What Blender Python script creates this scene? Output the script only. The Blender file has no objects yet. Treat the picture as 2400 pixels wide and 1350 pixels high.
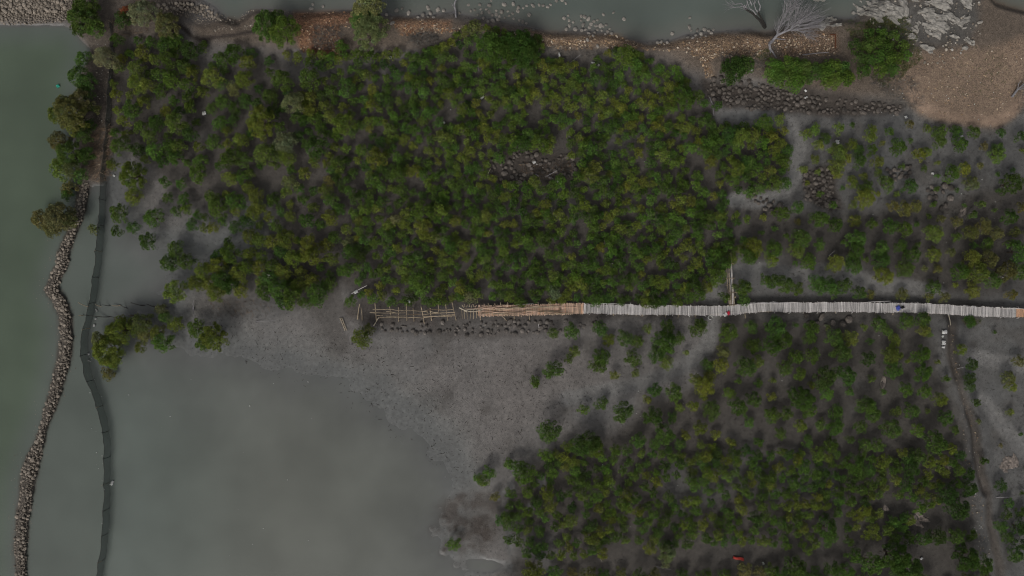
import bpy, math, random
import numpy as np
from mathutils import Vector, Matrix, noise as mnoise

random.seed(7)
RNG = np.random.default_rng(11)
R = math.radians
scene = bpy.context.scene
COL = scene.collection

# ------------------------------------------------------------------ camera, sky, sun, exposure
PPM = 20.0            # photograph pixels per metre on the ground
CAMH = 80.0           # the drone hangs 80 m above the mud, looking straight down
cam_d = bpy.data.cameras.new('camera')
cam_d.sensor_width = 36.0
cam_d.lens = 36.0 * CAMH / 120.0
cam_d.clip_end = 4000.0
cam = bpy.data.objects.new('camera', cam_d)
cam.location = (0, 0, CAMH)
COL.objects.link(cam)
scene.camera = cam

SUN_EL, SUN_AZ = 43.0, 205.0     # azimuth clockwise from +Y
world = bpy.data.worlds.new('World')
scene.world = world
world.use_nodes = True
wn = world.node_tree.nodes
wl = world.node_tree.links
wn.clear()
sky = wn.new('ShaderNodeTexSky')
sky.sky_type = 'NISHITA'
sky.sun_disc = False
sky.sun_elevation = R(SUN_EL)
sky.sun_rotation = R(SUN_AZ)
sky.air_density = 1.0
sky.dust_density = 6.0
sky.ozone_density = 1.0
hs = wn.new('ShaderNodeHueSaturation')
hs.inputs['Saturation'].default_value = 0.30      # cloud cover greys the sky
bg = wn.new('ShaderNodeBackground')
bg.inputs['Strength'].default_value = 0.10
wo = wn.new('ShaderNodeOutputWorld')
wl.new(sky.outputs[0], hs.inputs['Color'])
wl.new(hs.outputs[0], bg.inputs['Color'])
wl.new(bg.outputs[0], wo.inputs['Surface'])

sd_ = bpy.data.lights.new('sun', 'SUN')
sd_.energy = 1.3
sd_.angle = R(20)
sd_.color = (1.0, 0.965, 0.91)
sun = bpy.data.objects.new('sun', sd_)
az, el = R(SUN_AZ), R(SUN_EL)
sdir = Vector((math.sin(az) * math.cos(el), math.cos(az) * math.cos(el), math.sin(el)))
sun.rotation_euler = (-sdir).to_track_quat('-Z', 'Y').to_euler()
sun.location = (0, 0, 120)
COL.objects.link(sun)

scene.view_settings.view_transform = 'Standard'
scene.view_settings.look = 'None'
scene.view_settings.gamma = 1.0
scene.view_settings.use_curve_mapping = False
scene.view_settings.exposure = -0.47
scene.render.engine = 'CYCLES'
scene.cycles.max_bounces = 4
scene.cycles.diffuse_bounces = 2
scene.cycles.glossy_bounces = 1
scene.cycles.transparent_max_bounces = 6
scene.cycles.pixel_filter_type = 'BLACKMAN_HARRIS'
scene.cycles.filter_width = 1.05
scene.cycles.use_denoising = True
scene.cycles.denoiser = 'OPENIMAGEDENOISE'
scene.cycles.denoising_input_passes = 'RGB_ALBEDO_NORMAL'
scene.cycles.denoising_prefilter = 'FAST'
scene.cycles.caustics_reflective = False
scene.cycles.caustics_refractive = False

# ------------------------------------------------------------------ helpers
def W(px, py, z=0.0):
    """world point of height z that stands where the photograph shows pixel (px, py)"""
    k = (CAMH - z) / CAMH / PPM
    return Vector(((px - 1200.0) * k, (675.0 - py) * k, z))

def link(o, parent=None):
    COL.objects.link(o)
    if parent is not None:
        o.parent = parent
    return o

def tag(o, label=None, cat=None, group=None, kind=None):
    if label: o['label'] = label
    if cat: o['category'] = cat
    if group: o['group'] = group
    if kind: o['kind'] = kind
    return o

def empty(name, loc, label=None, cat=None, group=None):
    o = bpy.data.objects.new(name, None)
    o.location = loc
    o.empty_display_size = 0.2
    link(o)
    return tag(o, label, cat, group)

def mesh_np(name, V, faces, mats, tint=None, mi=None, smooth=False, extra=None):
    """V (n,3); faces: list of (m,k) int arrays"""
    me = bpy.data.meshes.new(name)
    V = np.asarray(V, dtype=np.float32)
    me.vertices.add(len(V))
    me.vertices.foreach_set('co', V.ravel())
    loops = np.concatenate([np.asarray(f, dtype=np.int32).ravel() for f in faces])
    tot = np.concatenate([np.full(len(f), np.asarray(f).shape[1], dtype=np.int32) for f in faces])
    start = np.concatenate([[0], np.cumsum(tot)[:-1]]).astype(np.int32)
    me.loops.add(len(loops))
    me.loops.foreach_set('vertex_index', loops)
    me.polygons.add(len(tot))
    me.polygons.foreach_set('loop_start', start)
    me.polygons.foreach_set('loop_total', tot)
    for m in mats: me.materials.append(m)
    if mi is not None:
        me.polygons.foreach_set('material_index', np.asarray(mi, dtype=np.int32))
    me.polygons.foreach_set('use_smooth', np.full(len(tot), bool(smooth)))
    if tint is None:
        tint = np.ones((len(V), 3), dtype=np.float32)
    a = me.attributes.new('tint', 'FLOAT_COLOR', 'POINT')
    c4 = np.ones((len(V), 4), dtype=np.float32)
    c4[:, :3] = tint
    a.data.foreach_set('color', c4.ravel())
    for k, v in (extra or {}).items():
        a = me.attributes.new(k, 'FLOAT', 'POINT')
        a.data.foreach_set('value', np.asarray(v, dtype=np.float32))
    me.update(calc_edges=True)
    me.validate()
    return me

class MB:
    """collects tubes, slabs and stones; build() makes one mesh of them"""
    def __init__(s): s.V = []; s.F4 = []; s.F3 = []; s.T = []; s.n = 0
    def add(s, V, F4=(), F3=(), t=(1, 1, 1)):
        V = np.asarray(V, dtype=np.float32)
        if len(F4): s.F4.append(np.asarray(F4) + s.n)
        if len(F3): s.F3.append(np.asarray(F3) + s.n)
        s.V.append(V)
        s.T.append(np.broadcast_to(np.asarray(t, dtype=np.float32), (len(V), 3)))
        s.n += len(V)
    def tube(s, pts, rad, n=6, t=(1, 1, 1)):
        pts = [Vector(p) for p in pts]
        m = len(pts)
        if not hasattr(rad, '__len__'): rad = [rad] * m
        V = []
        for i, p in enumerate(pts):
            d = (pts[min(i + 1, m - 1)] - pts[max(i - 1, 0)])
            d = d.normalized() if d.length > 1e-6 else Vector((0, 0, 1))
            a = d.cross(Vector((0, 0, 1)) if abs(d.z) < 0.9 else Vector((1, 0, 0))).normalized()
            b = d.cross(a)
            for k in range(n):
                w = 2 * math.pi * k / n
                V.append(p + (a * math.cos(w) + b * math.sin(w)) * rad[i])
        F = []
        for i in range(m - 1):
            for k in range(n):
                k2 = (k + 1) % n
                F.append((i * n + k, i * n + k2, (i + 1) * n + k2, (i + 1) * n + k))
        c0 = len(V); V.append(pts[0]); V.append(pts[-1])
        F3 = [(c0, (k + 1) % n, k) for k in range(n)] + [(c0 + 1, (m - 1) * n + k, (m - 1) * n + (k + 1) % n) for k in range(n)]
        s.add([tuple(v) for v in V], F, F3, t)
    def mesh(s, name, mat, smooth=False):
        fs = []
        if s.F4: fs.append(np.concatenate(s.F4))
        if s.F3: fs.append(np.concatenate(s.F3))
        return mesh_np(name, np.concatenate(s.V), fs, [mat], np.concatenate(s.T), smooth=smooth)
    def build(s, name, mat, parent=None, smooth=False):
        return link(bpy.data.objects.new(name, s.mesh(name, mat, smooth)), parent)

def vnoise(x, y, seed=0):
    xi = np.floor(x).astype(np.int64); yi = np.floor(y).astype(np.int64)
    fx = x - xi; fy = y - yi
    fx = fx * fx * (3 - 2 * fx); fy = fy * fy * (3 - 2 * fy)
    def h(a, b):
        v = (a * 374761393 + b * 668265263 + seed * 982451653) & 0xFFFFFFFF
        v = ((v ^ (v >> 13)) * 1274126177) & 0xFFFFFFFF
        return ((v ^ (v >> 16)) & 0xFFFF) / 65535.0
    return (h(xi, yi) * (1 - fx) + h(xi + 1, yi) * fx) * (1 - fy) + (h(xi, yi + 1) * (1 - fx) + h(xi + 1, yi + 1) * fx) * fy

def fbm(x, y, sc, seed=0, octv=4):
    r = 0; a = 0.5; s = 0
    for i in range(octv):
        r = r + a * vnoise(x / sc, y / sc, seed + i * 17); s += a
        a *= 0.5; sc *= 0.5
    return r / s * 2 - 1          # about -1..1

def sdist(poly, X, Y):
    """signed distance in pixels, positive inside"""
    P = np.asarray(poly, dtype=np.float64)
    d2 = np.full(X.shape, 1e18); ins = np.zeros(X.shape, bool)
    for i in range(len(P)):
        x0, y0 = P[i - 1]; x1, y1 = P[i]
        ex, ey = x1 - x0, y1 - y0
        t = np.clip(((X - x0) * ex + (Y - y0) * ey) / (ex * ex + ey * ey + 1e-9), 0, 1)
        d2 = np.minimum(d2, (X - x0 - t * ex) ** 2 + (Y - y0 - t * ey) ** 2)
        c = ((y0 > Y) != (y1 > Y))
        with np.errstate(divide='ignore', invalid='ignore'):
            xx = x0 + (Y - y0) * ex / (ey if abs(ey) > 1e-9 else 1e-9)
        ins ^= c & (X < xx)
    d = np.sqrt(d2)
    return np.where(ins, d, -d)

def ldist(line, X, Y):
    P = np.asarray(line, dtype=np.float64)
    d2 = np.full(X.shape, 1e18)
    for i in range(1, len(P)):
        x0, y0 = P[i - 1]; x1, y1 = P[i]
        ex, ey = x1 - x0, y1 - y0
        t = np.clip(((X - x0) * ex + (Y - y0) * ey) / (ex * ex + ey * ey), 0, 1)
        d2 = np.minimum(d2, (X - x0 - t * ex) ** 2 + (Y - y0 - t * ey) ** 2)
    return np.sqrt(d2)

def sstep(a, b, x):
    t = np.clip((x - a) / (b - a), 0, 1)
    return t * t * (3 - 2 * t)

# ------------------------------------------------------------------ materials
def new_mat(name):
    m = bpy.data.materials.new(name); m.use_nodes = True
    nt = m.node_tree; nt.nodes.clear()
    out = nt.nodes.new('ShaderNodeOutputMaterial')
    return m, nt, nt.nodes, nt.links, out

def nd(nodes, t, **kw):
    n = nodes.new(t)
    for k, v in kw.items(): setattr(n, k, v)
    return n

def mixc(nodes, links, mode, fac, a, b):
    n = nodes.new('ShaderNodeMix'); n.data_type = 'RGBA'; n.blend_type = mode
    for sock, v in ((n.inputs[0], fac), (n.inputs[6], a), (n.inputs[7], b)):
        if hasattr(v, 'is_linked') or hasattr(v, 'links'): links.new(v, sock)
        else: sock.default_value = v if not isinstance(v, tuple) else (v + (1,))[:4]
    return n.outputs[2]

def mrange(nodes, links, v, a, b, c, d):
    n = nodes.new('ShaderNodeMapRange')
    links.new(v, n.inputs[0])
    for i, x in enumerate((a, b, c, d)): n.inputs[i + 1].default_value = x
    return n.outputs[0]

def simple_mat(name, base, rough=0.8, nscale=6.0, namp=0.35, objvar=0.3, spec=0.3, bump=0.0, bscale=12.0, translucent=0.0, objcol=False, stretch=None):
    """tint attribute x base x per-object brightness x grain"""
    m, nt, N, L, out = new_mat(name)
    at = nd(N, 'ShaderNodeAttribute', attribute_name='tint')
    col = mixc(N, L, 'MULTIPLY', 1.0, at.outputs['Color'], base)
    oi = N.new('ShaderNodeObjectInfo')
    if objcol: col = mixc(N, L, 'MULTIPLY', 1.0, col, oi.outputs['Color'])
    if objvar:
        v = mrange(N, L, oi.outputs['Random'], 0, 1, 1 - objvar, 1 + objvar)
        cb = N.new('ShaderNodeCombineColor')
        for i in range(3): L.new(v, cb.inputs[i])
        col = mixc(N, L, 'MULTIPLY', 1.0, col, cb.outputs[0])
    tc = N.new('ShaderNodeTexCoord')
    if namp:
        mp = N.new('ShaderNodeMapping'); L.new(tc.outputs['Object'], mp.inputs[0])
        if stretch: mp.inputs['Scale'].default_value = stretch
        nz = N.new('ShaderNodeTexNoise'); nz.inputs['Scale'].default_value = nscale; nz.inputs['Detail'].default_value = 4
        L.new(mp.outputs[0], nz.inputs['Vector'])
        v = mrange(N, L, nz.outputs[0], 0.3, 0.7, 1 - namp, 1 + namp)
        cb = N.new('ShaderNodeCombineColor')
        for i in range(3): L.new(v, cb.inputs[i])
        col = mixc(N, L, 'MULTIPLY', 1.0, col, cb.outputs[0])
    p = N.new('ShaderNodeBsdfPrincipled')
    L.new(col, p.inputs['Base Color'])
    p.inputs['Roughness'].default_value = rough
    p.inputs['Specular IOR Level'].default_value = spec
    if bump:
        nb = N.new('ShaderNodeTexNoise'); nb.inputs['Scale'].default_value = bscale; nb.inputs['Detail'].default_value = 5
        L.new(tc.outputs['Object'], nb.inputs['Vector'])
        bp = N.new('ShaderNodeBump'); bp.inputs['Strength'].default_value = bump; bp.inputs['Distance'].default_value = 0.05
        L.new(nb.outputs[0], bp.inputs['Height']); L.new(bp.outputs[0], p.inputs['Normal'])
    sh = p.outputs[0]
    if translucent:
        tr = N.new('ShaderNodeBsdfTranslucent'); L.new(col, tr.inputs['Color'])
        mx = N.new('ShaderNodeMixShader'); mx.inputs[0].default_value = translucent
        L.new(sh, mx.inputs[1]); L.new(tr.outputs[0], mx.inputs[2]); sh = mx.outputs[0]
    L.new(sh, out.inputs['Surface'])
    return m

M = {}
M['leaf'] = simple_mat('leaf', (1, 1, 1), rough=0.6, namp=0.0, objvar=0.12, spec=0.12, translucent=0.25, objcol=True)
M['bark'] = simple_mat('bark', (0.10, 0.08, 0.06), rough=0.9, nscale=9, namp=0.4, objvar=0.2)
M['stone_pale'] = simple_mat('stone_pale', (0.265, 0.228, 0.188), rough=0.85, nscale=4, namp=0.3, objvar=0.33, bump=0.5)
M['stone_grey'] = simple_mat('stone_grey', (0.25, 0.23, 0.205), rough=0.8, nscale=3, namp=0.35, objvar=0.3, bump=0.5)
M['stone_walk'] = simple_mat('stone_walk', (0.135, 0.12, 0.108), rough=0.8, nscale=3, namp=0.35, objvar=0.4, bump=0.5)
M['stone_dark'] = simple_mat('stone_dark', (0.115, 0.10, 0.088), rough=0.8, nscale=3, namp=0.4, objvar=0.4, bump=0.5)
M['pebble'] = simple_mat('pebble', (1, 1, 1), rough=0.85, namp=0.0, objvar=0.0)
M['coral'] = simple_mat('coral', (0.28, 0.265, 0.24), rough=0.9, nscale=2.2, namp=0.35, objvar=0.08, bump=0.9, bscale=5.0)
M['crust'] = simple_mat('crust', (0.20, 0.17, 0.15), rough=0.9, nscale=4, namp=0.5, objvar=0.1, bump=0.9, bscale=5.0)
M['bamboo_old'] = simple_mat('bamboo_old', (0.56, 0.535, 0.52), rough=0.8, nscale=5, namp=0.3, objvar=0.28, spec=0.2, stretch=(3, 3, 0.6))
M['bamboo_new'] = simple_mat('bamboo_new', (0.56, 0.40, 0.30), rough=0.65, nscale=5, namp=0.3, objvar=0.3, spec=0.3, stretch=(3, 3, 0.6))
M['bamboo_tan'] = simple_mat('bamboo_tan', (0.36, 0.29, 0.205), rough=0.7, nscale=4, namp=0.3, objvar=0.3, spec=0.3)
M['stick_brown'] = simple_mat('stick_brown', (0.16, 0.115, 0.075), rough=0.8, nscale=6, namp=0.3, objvar=0.3)
M['bamboo_pale'] = simple_mat('bamboo_pale', (0.52, 0.46, 0.36), rough=0.6, nscale=4, namp=0.2, objvar=0.15, spec=0.3)
M['stick_dark'] = simple_mat('stick_dark', (0.045, 0.042, 0.038), rough=0.8, nscale=6, namp=0.3, objvar=0.3)
M['deadwood'] = simple_mat('deadwood', (0.25, 0.24, 0.25), rough=0.85, nscale=6, namp=0.3, objvar=0.1)
M['twig'] = simple_mat('twig', (1, 1, 1), rough=0.9, namp=0.0, objvar=0.0)
M['plastic_white'] = simple_mat('plastic_white', (0.72, 0.72, 0.70), rough=0.4, nscale=8, namp=0.15, objvar=0.1, translucent=0.15)
M['cloth_red'] = simple_mat('cloth_red', (0.62, 0.09, 0.07), rough=0.8, nscale=8, namp=0.25, objvar=0.0)
M['cloth_flag_red'] = simple_mat('cloth_flag_red', (0.55, 0.03, 0.06), rough=0.7, nscale=8, namp=0.15, objvar=0.0)
M['cloth_blue'] = simple_mat('cloth_blue', (0.07, 0.10, 0.42), rough=0.55, nscale=8, namp=0.3, objvar=0.0)
M['cloth_black'] = simple_mat('cloth_black', (0.012, 0.012, 0.013), rough=0.6, nscale=8, namp=0.3, objvar=0.0)
M['float_green'] = simple_mat('float_green', (0.02, 0.42, 0.30), rough=0.35, nscale=8, namp=0.15, objvar=0.0)
M['rust'] = simple_mat('rust', (0.13, 0.05, 0.025), rough=0.9, nscale=8, namp=0.4, objvar=0.0)

def make_net():
    m, nt, N, L, out = new_mat('net')
    tc = N.new('ShaderNodeTexCoord')
    nz = N.new('ShaderNodeTexNoise'); nz.inputs['Scale'].default_value = 0.9; nz.inputs['Detail'].default_value = 5
    L.new(tc.outputs['Object'], nz.inputs['Vector'])
    cr = N.new('ShaderNodeValToRGB')
    cr.color_ramp.elements[0].position = 0.3; cr.color_ramp.elements[0].color = (0.034, 0.050, 0.050, 1)
    cr.color_ramp.elements[1].position = 0.75; cr.color_ramp.elements[1].color = (0.075, 0.105, 0.102, 1)
    L.new(nz.outputs[0], cr.inputs[0])
    p = N.new('ShaderNodeBsdfPrincipled'); p.inputs['Roughness'].default_value = 0.75
    p.inputs['Specular IOR Level'].default_value = 0.2
    L.new(cr.outputs[0], p.inputs['Base Color'])
    tr = N.new('ShaderNodeBsdfTransparent')
    mx = N.new('ShaderNodeMixShader'); mx.inputs[0].default_value = 0.66     # woven mesh: a fifth of it is open
    L.new(tr.outputs[0], mx.inputs[1]); L.new(p.outputs[0], mx.inputs[2]); L.new(mx.outputs[0], out.inputs['Surface'])
    return m
M['net'] = make_net()

def make_ground():
    m, nt, N, L, out = new_mat('ground')
    at = nd(N, 'ShaderNodeAttribute', attribute_name='tint')
    gr = nd(N, 'ShaderNodeAttribute', attribute_name='gravel')
    we = nd(N, 'ShaderNodeAttribute', attribute_name='wet')
    tc = N.new('ShaderNodeTexCoord'); vec = tc.outputs['Object']
    def nz(sc, det=4, rough=0.55):
        n = N.new('ShaderNodeTexNoise'); n.noise_dimensions = '2D'; n.inputs['Scale'].default_value = sc; n.inputs['Detail'].default_value = det
        n.inputs['Roughness'].default_value = rough; L.new(vec, n.inputs['Vector']); return n.outputs[0]
    def grey(v):
        cb = N.new('ShaderNodeCombineColor')
        for i in range(3): L.new(v, cb.inputs[i])
        return cb.outputs[0]
    col = at.outputs['Color']
    col = mixc(N, L, 'MULTIPLY', 1.0, col, grey(mrange(N, L, nz(2.2, 3, 0.6), 0.3, 0.7, 0.85, 1.15)))
    # fine grit, dry land only
    dry = mrange(N, L, we.outputs['Fac'], 0.0, 1.0, 1.0, 0.0)
    g1 = mixc(N, L, 'MULTIPLY', 1.0, col, grey(mrange(N, L, nz(13.0, 1, 0.8), 0.32, 0.68, 0.76, 1.24)))
    col = mixc(N, L, 'MIX', dry, col, g1)
    # gravel: every cell of the pattern is one pebble with its own colour
    vo = N.new('ShaderNodeTexVoronoi'); vo.voronoi_dimensions = '2D'; vo.inputs['Scale'].default_value = 9.5; L.new(vec, vo.inputs['Vector'])
    hsv = N.new('ShaderNodeSeparateColor'); L.new(vo.outputs['Color'], hsv.inputs[0])
    peb = mixc(N, L, 'MULTIPLY', 1.0, col, grey(mrange(N, L, hsv.outputs[0], 0, 1, 0.45, 1.75)))
    peb = mixc(N, L, 'MULTIPLY', 1.0, peb, grey(mrange(N, L, vo.outputs['Distance'], 0.25, 0.6, 1.1, 0.55)))
    col = mixc(N, L, 'MIX', gr.outputs['Fac'], col, peb)
    # burrows and scraps: dark specks on the open mud
    v2 = N.new('ShaderNodeTexVoronoi'); v2.voronoi_dimensions = '2D'; v2.inputs['Scale'].default_value = 1.3; L.new(vec, v2.inputs['Vector'])
    spk = mrange(N, L, v2.outputs['Distance'], 0.06, 0.13, 0.55, 1.0)
    col = mixc(N, L, 'MULTIPLY', 0.8, col, grey(spk))
    v3 = N.new('ShaderNodeTexVoronoi'); v3.voronoi_dimensions = '2D'; v3.inputs['Scale'].default_value = 0.55; L.new(vec, v3.inputs['Vector'])
    spl = mrange(N, L, v3.outputs['Distance'], 0.05, 0.12, 1.16, 1.0)
    col = mixc(N, L, 'MULTIPLY', 0.8, col, grey(spl))
    p = N.new('ShaderNodeBsdfPrincipled')
    L.new(col, p.inputs['Base Color'])
    rg = mrange(N, L, we.outputs['Fac'], 0, 1, 0.9, 0.30); L.new(rg, p.inputs['Roughness'])
    p.inputs['Specular IOR Level'].default_value = 0.4
    bp = N.new('ShaderNodeBump'); bp.inputs['Distance'].default_value = 0.06
    L.new(mrange(N, L, we.outputs['Fac'], 0, 1, 0.5, 0.03), bp.inputs['Strength'])
    L.new(nz(5.0, 2, 0.7), bp.inputs['Height']); L.new(bp.outputs[0], p.inputs['Normal'])
    L.new(p.outputs[0], out.inputs['Surface'])
    return m
M['ground'] = make_ground()

def make_water():
    m, nt, N, L, out = new_mat('silty_water')
    at = nd(N, 'ShaderNodeAttribute', attribute_name='tint')
    al = nd(N, 'ShaderNodeAttribute', attribute_name='silt')
    tc = N.new('ShaderNodeTexCoord'); vec = tc.outputs['Object']
    n1 = N.new('ShaderNodeTexNoise'); n1.noise_dimensions = '2D'; n1.inputs['Scale'].default_value = 0.12; n1.inputs['Detail'].default_value = 2
    L.new(vec, n1.inputs['Vector'])
    v = mrange(N, L, n1.outputs[0], 0.3, 0.7, 0.90, 1.10)
    cb = N.new('ShaderNodeCombineColor')
    for i in range(3): L.new(v, cb.inputs[i])
    col = mixc(N, L, 'MULTIPLY', 1.0, at.outputs['Color'], cb.outputs[0])
    p = N.new('ShaderNodeBsdfPrincipled')
    L.new(col, p.inputs['Base Color'])
    p.inputs['Roughness'].default_value = 0.22
    p.inputs['IOR'].default_value = 1.33
    n2 = N.new('ShaderNodeTexNoise'); n2.noise_dimensions = '2D'; n2.inputs['Scale'].default_value = 3.0; n2.inputs['Detail'].default_value = 1
    mp = N.new('ShaderNodeMapping'); mp.inputs['Scale'].default_value = (0.6, 1.6, 1); L.new(vec, mp.inputs[0]); L.new(mp.outputs[0], n2.inputs['Vector'])
    bp = N.new('ShaderNodeBump'); bp.inputs['Strength'].default_value = 0.10; bp.inputs['Distance'].default_value = 0.05
    L.new(n2.outputs[0], bp.inputs['Height']); L.new(bp.outputs[0], p.inputs['Normal'])
    tr = N.new('ShaderNodeBsdfTransparent')
    mx = N.new('ShaderNodeMixShader'); L.new(al.outputs['Fac'], mx.inputs[0])
    L.new(tr.outputs[0], mx.inputs[1]); L.new(p.outputs[0], mx.inputs[2])
    L.new(mx.outputs[0], out.inputs['Surface'])
    return m
M['water'] = make_water()

# ------------------------------------------------------------------ the lie of the land (all in photograph pixels)
BREAK = [(197,432),(187,500),(166,550),(150,590),(145,625),(130,650),(121,680),(138,702),(154,740),(157,790),(151,840),(140,880),(130,920),
         (117,960),(104,1000),(91,1040),(76,1080),(67,1120),(61,1170),(53,1230),(49,1280),(50,1350),(46,1440)]
BREAKW = [13,12,12,14,14,13,16,16,14,15,16,15,14,13,8,12,18,19,15,14,14,12,12]
FENCE = [(272,60),(274,105),(272,150),(268,200),(264,260),(263,300),(259,340),(256,370),(251,410),(249,450),(247,500),(244,540),(241,570),
         (237,620),(231,660),(226,700),(220,730),(213,760),(206,790),(207,830),(213,870),(224,900),(238,940),(250,980),(257,1020),(259,1060),
         (258,1110),(258,1160),(256,1210),(253,1250),(249,1290),(243,1330),(236,1370),(230,1430)]
SEA_W = [(-900,57),(150,60),(172,70),(190,95),(212,115),(208,140),(190,170),(180,260),(172,330),(182,400),(190,440),(180,500),(150,570),(130,640),
         (118,690),(140,740),(140,800),(130,880),(112,950),(95,1000),(70,1070),(50,1130),(42,1200),(35,1280),(35,1350),(30,2000),(-900,2000)]
SEA_N = [(455,-900),(470,0),(505,20),(528,42),(560,52),(585,30),(600,20),(640,24),(680,29),(740,31),(800,26),(850,22),(890,36),(960,40),(1020,36),(1060,28),
         (1090,38),(1150,46),(1200,54),(1240,62),(1290,78),(1350,74),(1430,78),(1470,93),(1510,101),(1570,98),(1600,84),(1660,76),(1700,74),(1760,68),
         (1790,75),(1830,62),(1900,48),(1960,44),(2000,46),(2030,20),(2070,-10),(2200,-60),(2290,-40),(2330,10),(2400,30),(2500,20),(2900,30),(3300,-900)]
POND = [(196,440),(245,420),(262,480),(300,545),(360,575),(440,580),(540,560),(575,545),(570,580),(450,600),(400,640),(380,690),(390,715),(330,735),(300,770),(330,800),(390,800),(500,825),(620,860),(760,890),(900,960),
        (1000,1040),(1060,1130),(1040,1180),(1020,1250),(1060,1330),(1080,1400),(1100,2000),(-200,2000),(35,1350),(110,950),(160,800),(125,690),(180,520)]
BANK_NW = [(-900,-900),(470,-900),(470,0),(440,30),(420,70),(440,95),(300,95),(280,160),(275,300),(262,400),(245,432),(190,440),(180,330),(185,200),(212,120),(180,70),(165,50),(-900,56)]
BANK_N = [(440,60),(520,45),(600,25),(700,30),(830,28),(1000,42),(1100,45),(1250,68),(1330,75),(1440,85),(1510,105),(1600,95),(1700,80),(1800,80),(1900,55),(2010,45),
          (2100,-60),(3200,-300),(3200,240),(2410,230),(2375,275),(2335,298),(2280,294),(2200,284),(2150,268),(2110,240),(1950,225),(1800,190),(1640,175),(1560,140),(1450,110),(1400,125),(1300,120),(1250,95),(1130,75),
          (1030,110),(950,125),(830,130),(700,120),(600,110),(470,100)]
GRAVEL_RED = [[(690,30),(770,28),(830,30),(835,60),(800,70),(810,110),(800,130),(740,130),(705,120),(695,80)],
              [(915,45),(985,45),(1060,50),(1062,75),(1020,80),(940,85),(925,65)],
              [(1235,70),(1300,85),(1440,82),(1520,108),(1600,95),(1690,80),(1780,85),(1800,100),(1790,130),(1740,145),(1690,130),(1660,150),(1680,185),(1655,185),(1640,140),(1600,120),(1500,118),(1420,112),(1330,118),(1260,105)],
              [(1820,82),(1880,78),(1958,78),(1962,130),(1880,135),(1830,135),(1812,105)]]
BEACH = [(2100,150),(2140,120),(2210,125),(2300,120),(2420,80),(2600,70),(2600,240),(2400,232),(2372,275),(2335,298),(2280,294),(2200,284),(2150,268),(2125,245),(2100,205),(2070,190)]
FLAT_E = [(1180,1010),(1150,860),(1180,780),(1340,770),(1400,800),(1420,880),(1330,920),(1260,980)]
STONY = [[(1640,180),(1700,195),(1800,205),(1950,225),(2120,245),(2115,268),(1960,270),(1800,262),(1700,255),(1650,225)],
         [(1880,395),(1960,392),(1955,440),(1970,490),(1940,495),(1885,470)],
         [(1150,365),(1200,352),(1350,362),(1362,410),(1330,432),(1200,435),(1145,425)],
         [(870,745),(1100,752),(1300,748),(1420,745),(1420,765),(1300,785),(1100,790),(900,785),(860,760)]]
PATHS = [[(1330,935),(1420,915),(1500,900),(1570,875),(1620,845),(1655,815),(1668,780),(1665,740),(1668,690),(1690,660)],
         [(1720,640),(1790,632),(1860,645),(1930,635),(2000,650),(2060,670),(2130,672),(2200,690)],
         [(1690,270),(1760,275),(1850,290),(1870,340),(1865,400),(1840,450),(1790,470),(1720,470)],
         [(2260,830),(2330,850),(2420,860)], [(2300,940),(2350,1000),(2400,1060)]]
BANKLINE = [(2225,770),(2222,830),(2235,880),(2255,940),(2275,990),(2285,1050),(2290,1110),(2310,1160),(2312,1220),(2325,1280),(2340,1350),(2345,1450)]
DITCH = [(2225,735),(2228,790),(2232,830),(2240,880)]
DITCH2 = [(2265,960),(2280,1010),(2282,1060),(2292,1100),(2305,1150)]
THICKET = [[(250,95),(330,85),(470,105),(480,150),(530,140),(690,120),(950,125),(1060,75),(1250,85),(1290,130),(1400,130),(1460,112),(1580,160),(1650,240),(1760,275),(1850,300),(1870,380),(1850,450),(1730,470),(1760,520),
            (1720,620),(1660,700),(1500,712),(1100,710),(850,705),(800,660),(770,710),(640,715),(560,660),(450,640),(560,580),(600,540),(480,500),(400,450),(350,370),(260,350)],
           [(1200,1260),(1180,1180),(1250,1080),(1340,1030),(1440,1010),(1520,940),(1640,900),(1740,880),(1900,890),(2050,900),(2200,900),(2260,1000),(2270,1150),(2300,1350),(2300,1500),(1180,1500)],
           [(1680,740),(2180,740),(2200,900),(1650,900)],
           [(1740,480),(2000,500),(2420,420),(2500,700),(2200,690),(2050,640),(1880,620),(1740,620)]]
DARKPATCH = [(1045,1165),(1090,1145),(1150,1150),(1185,1190),(1170,1260),(1140,1290),(1080,1310),(1040,1290),(1060,1250),(1010,1240),(1025,1190)]

def axis(lo, hi, step, far):
    core = np.arange(lo, hi + step / 2, step)
    ext = np.array([0.6, 1.6, 3.5, 8, 18, 40, 90, 200, 450, far])
    return np.concatenate([lo - ext[::-1], core, hi + ext])

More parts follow.
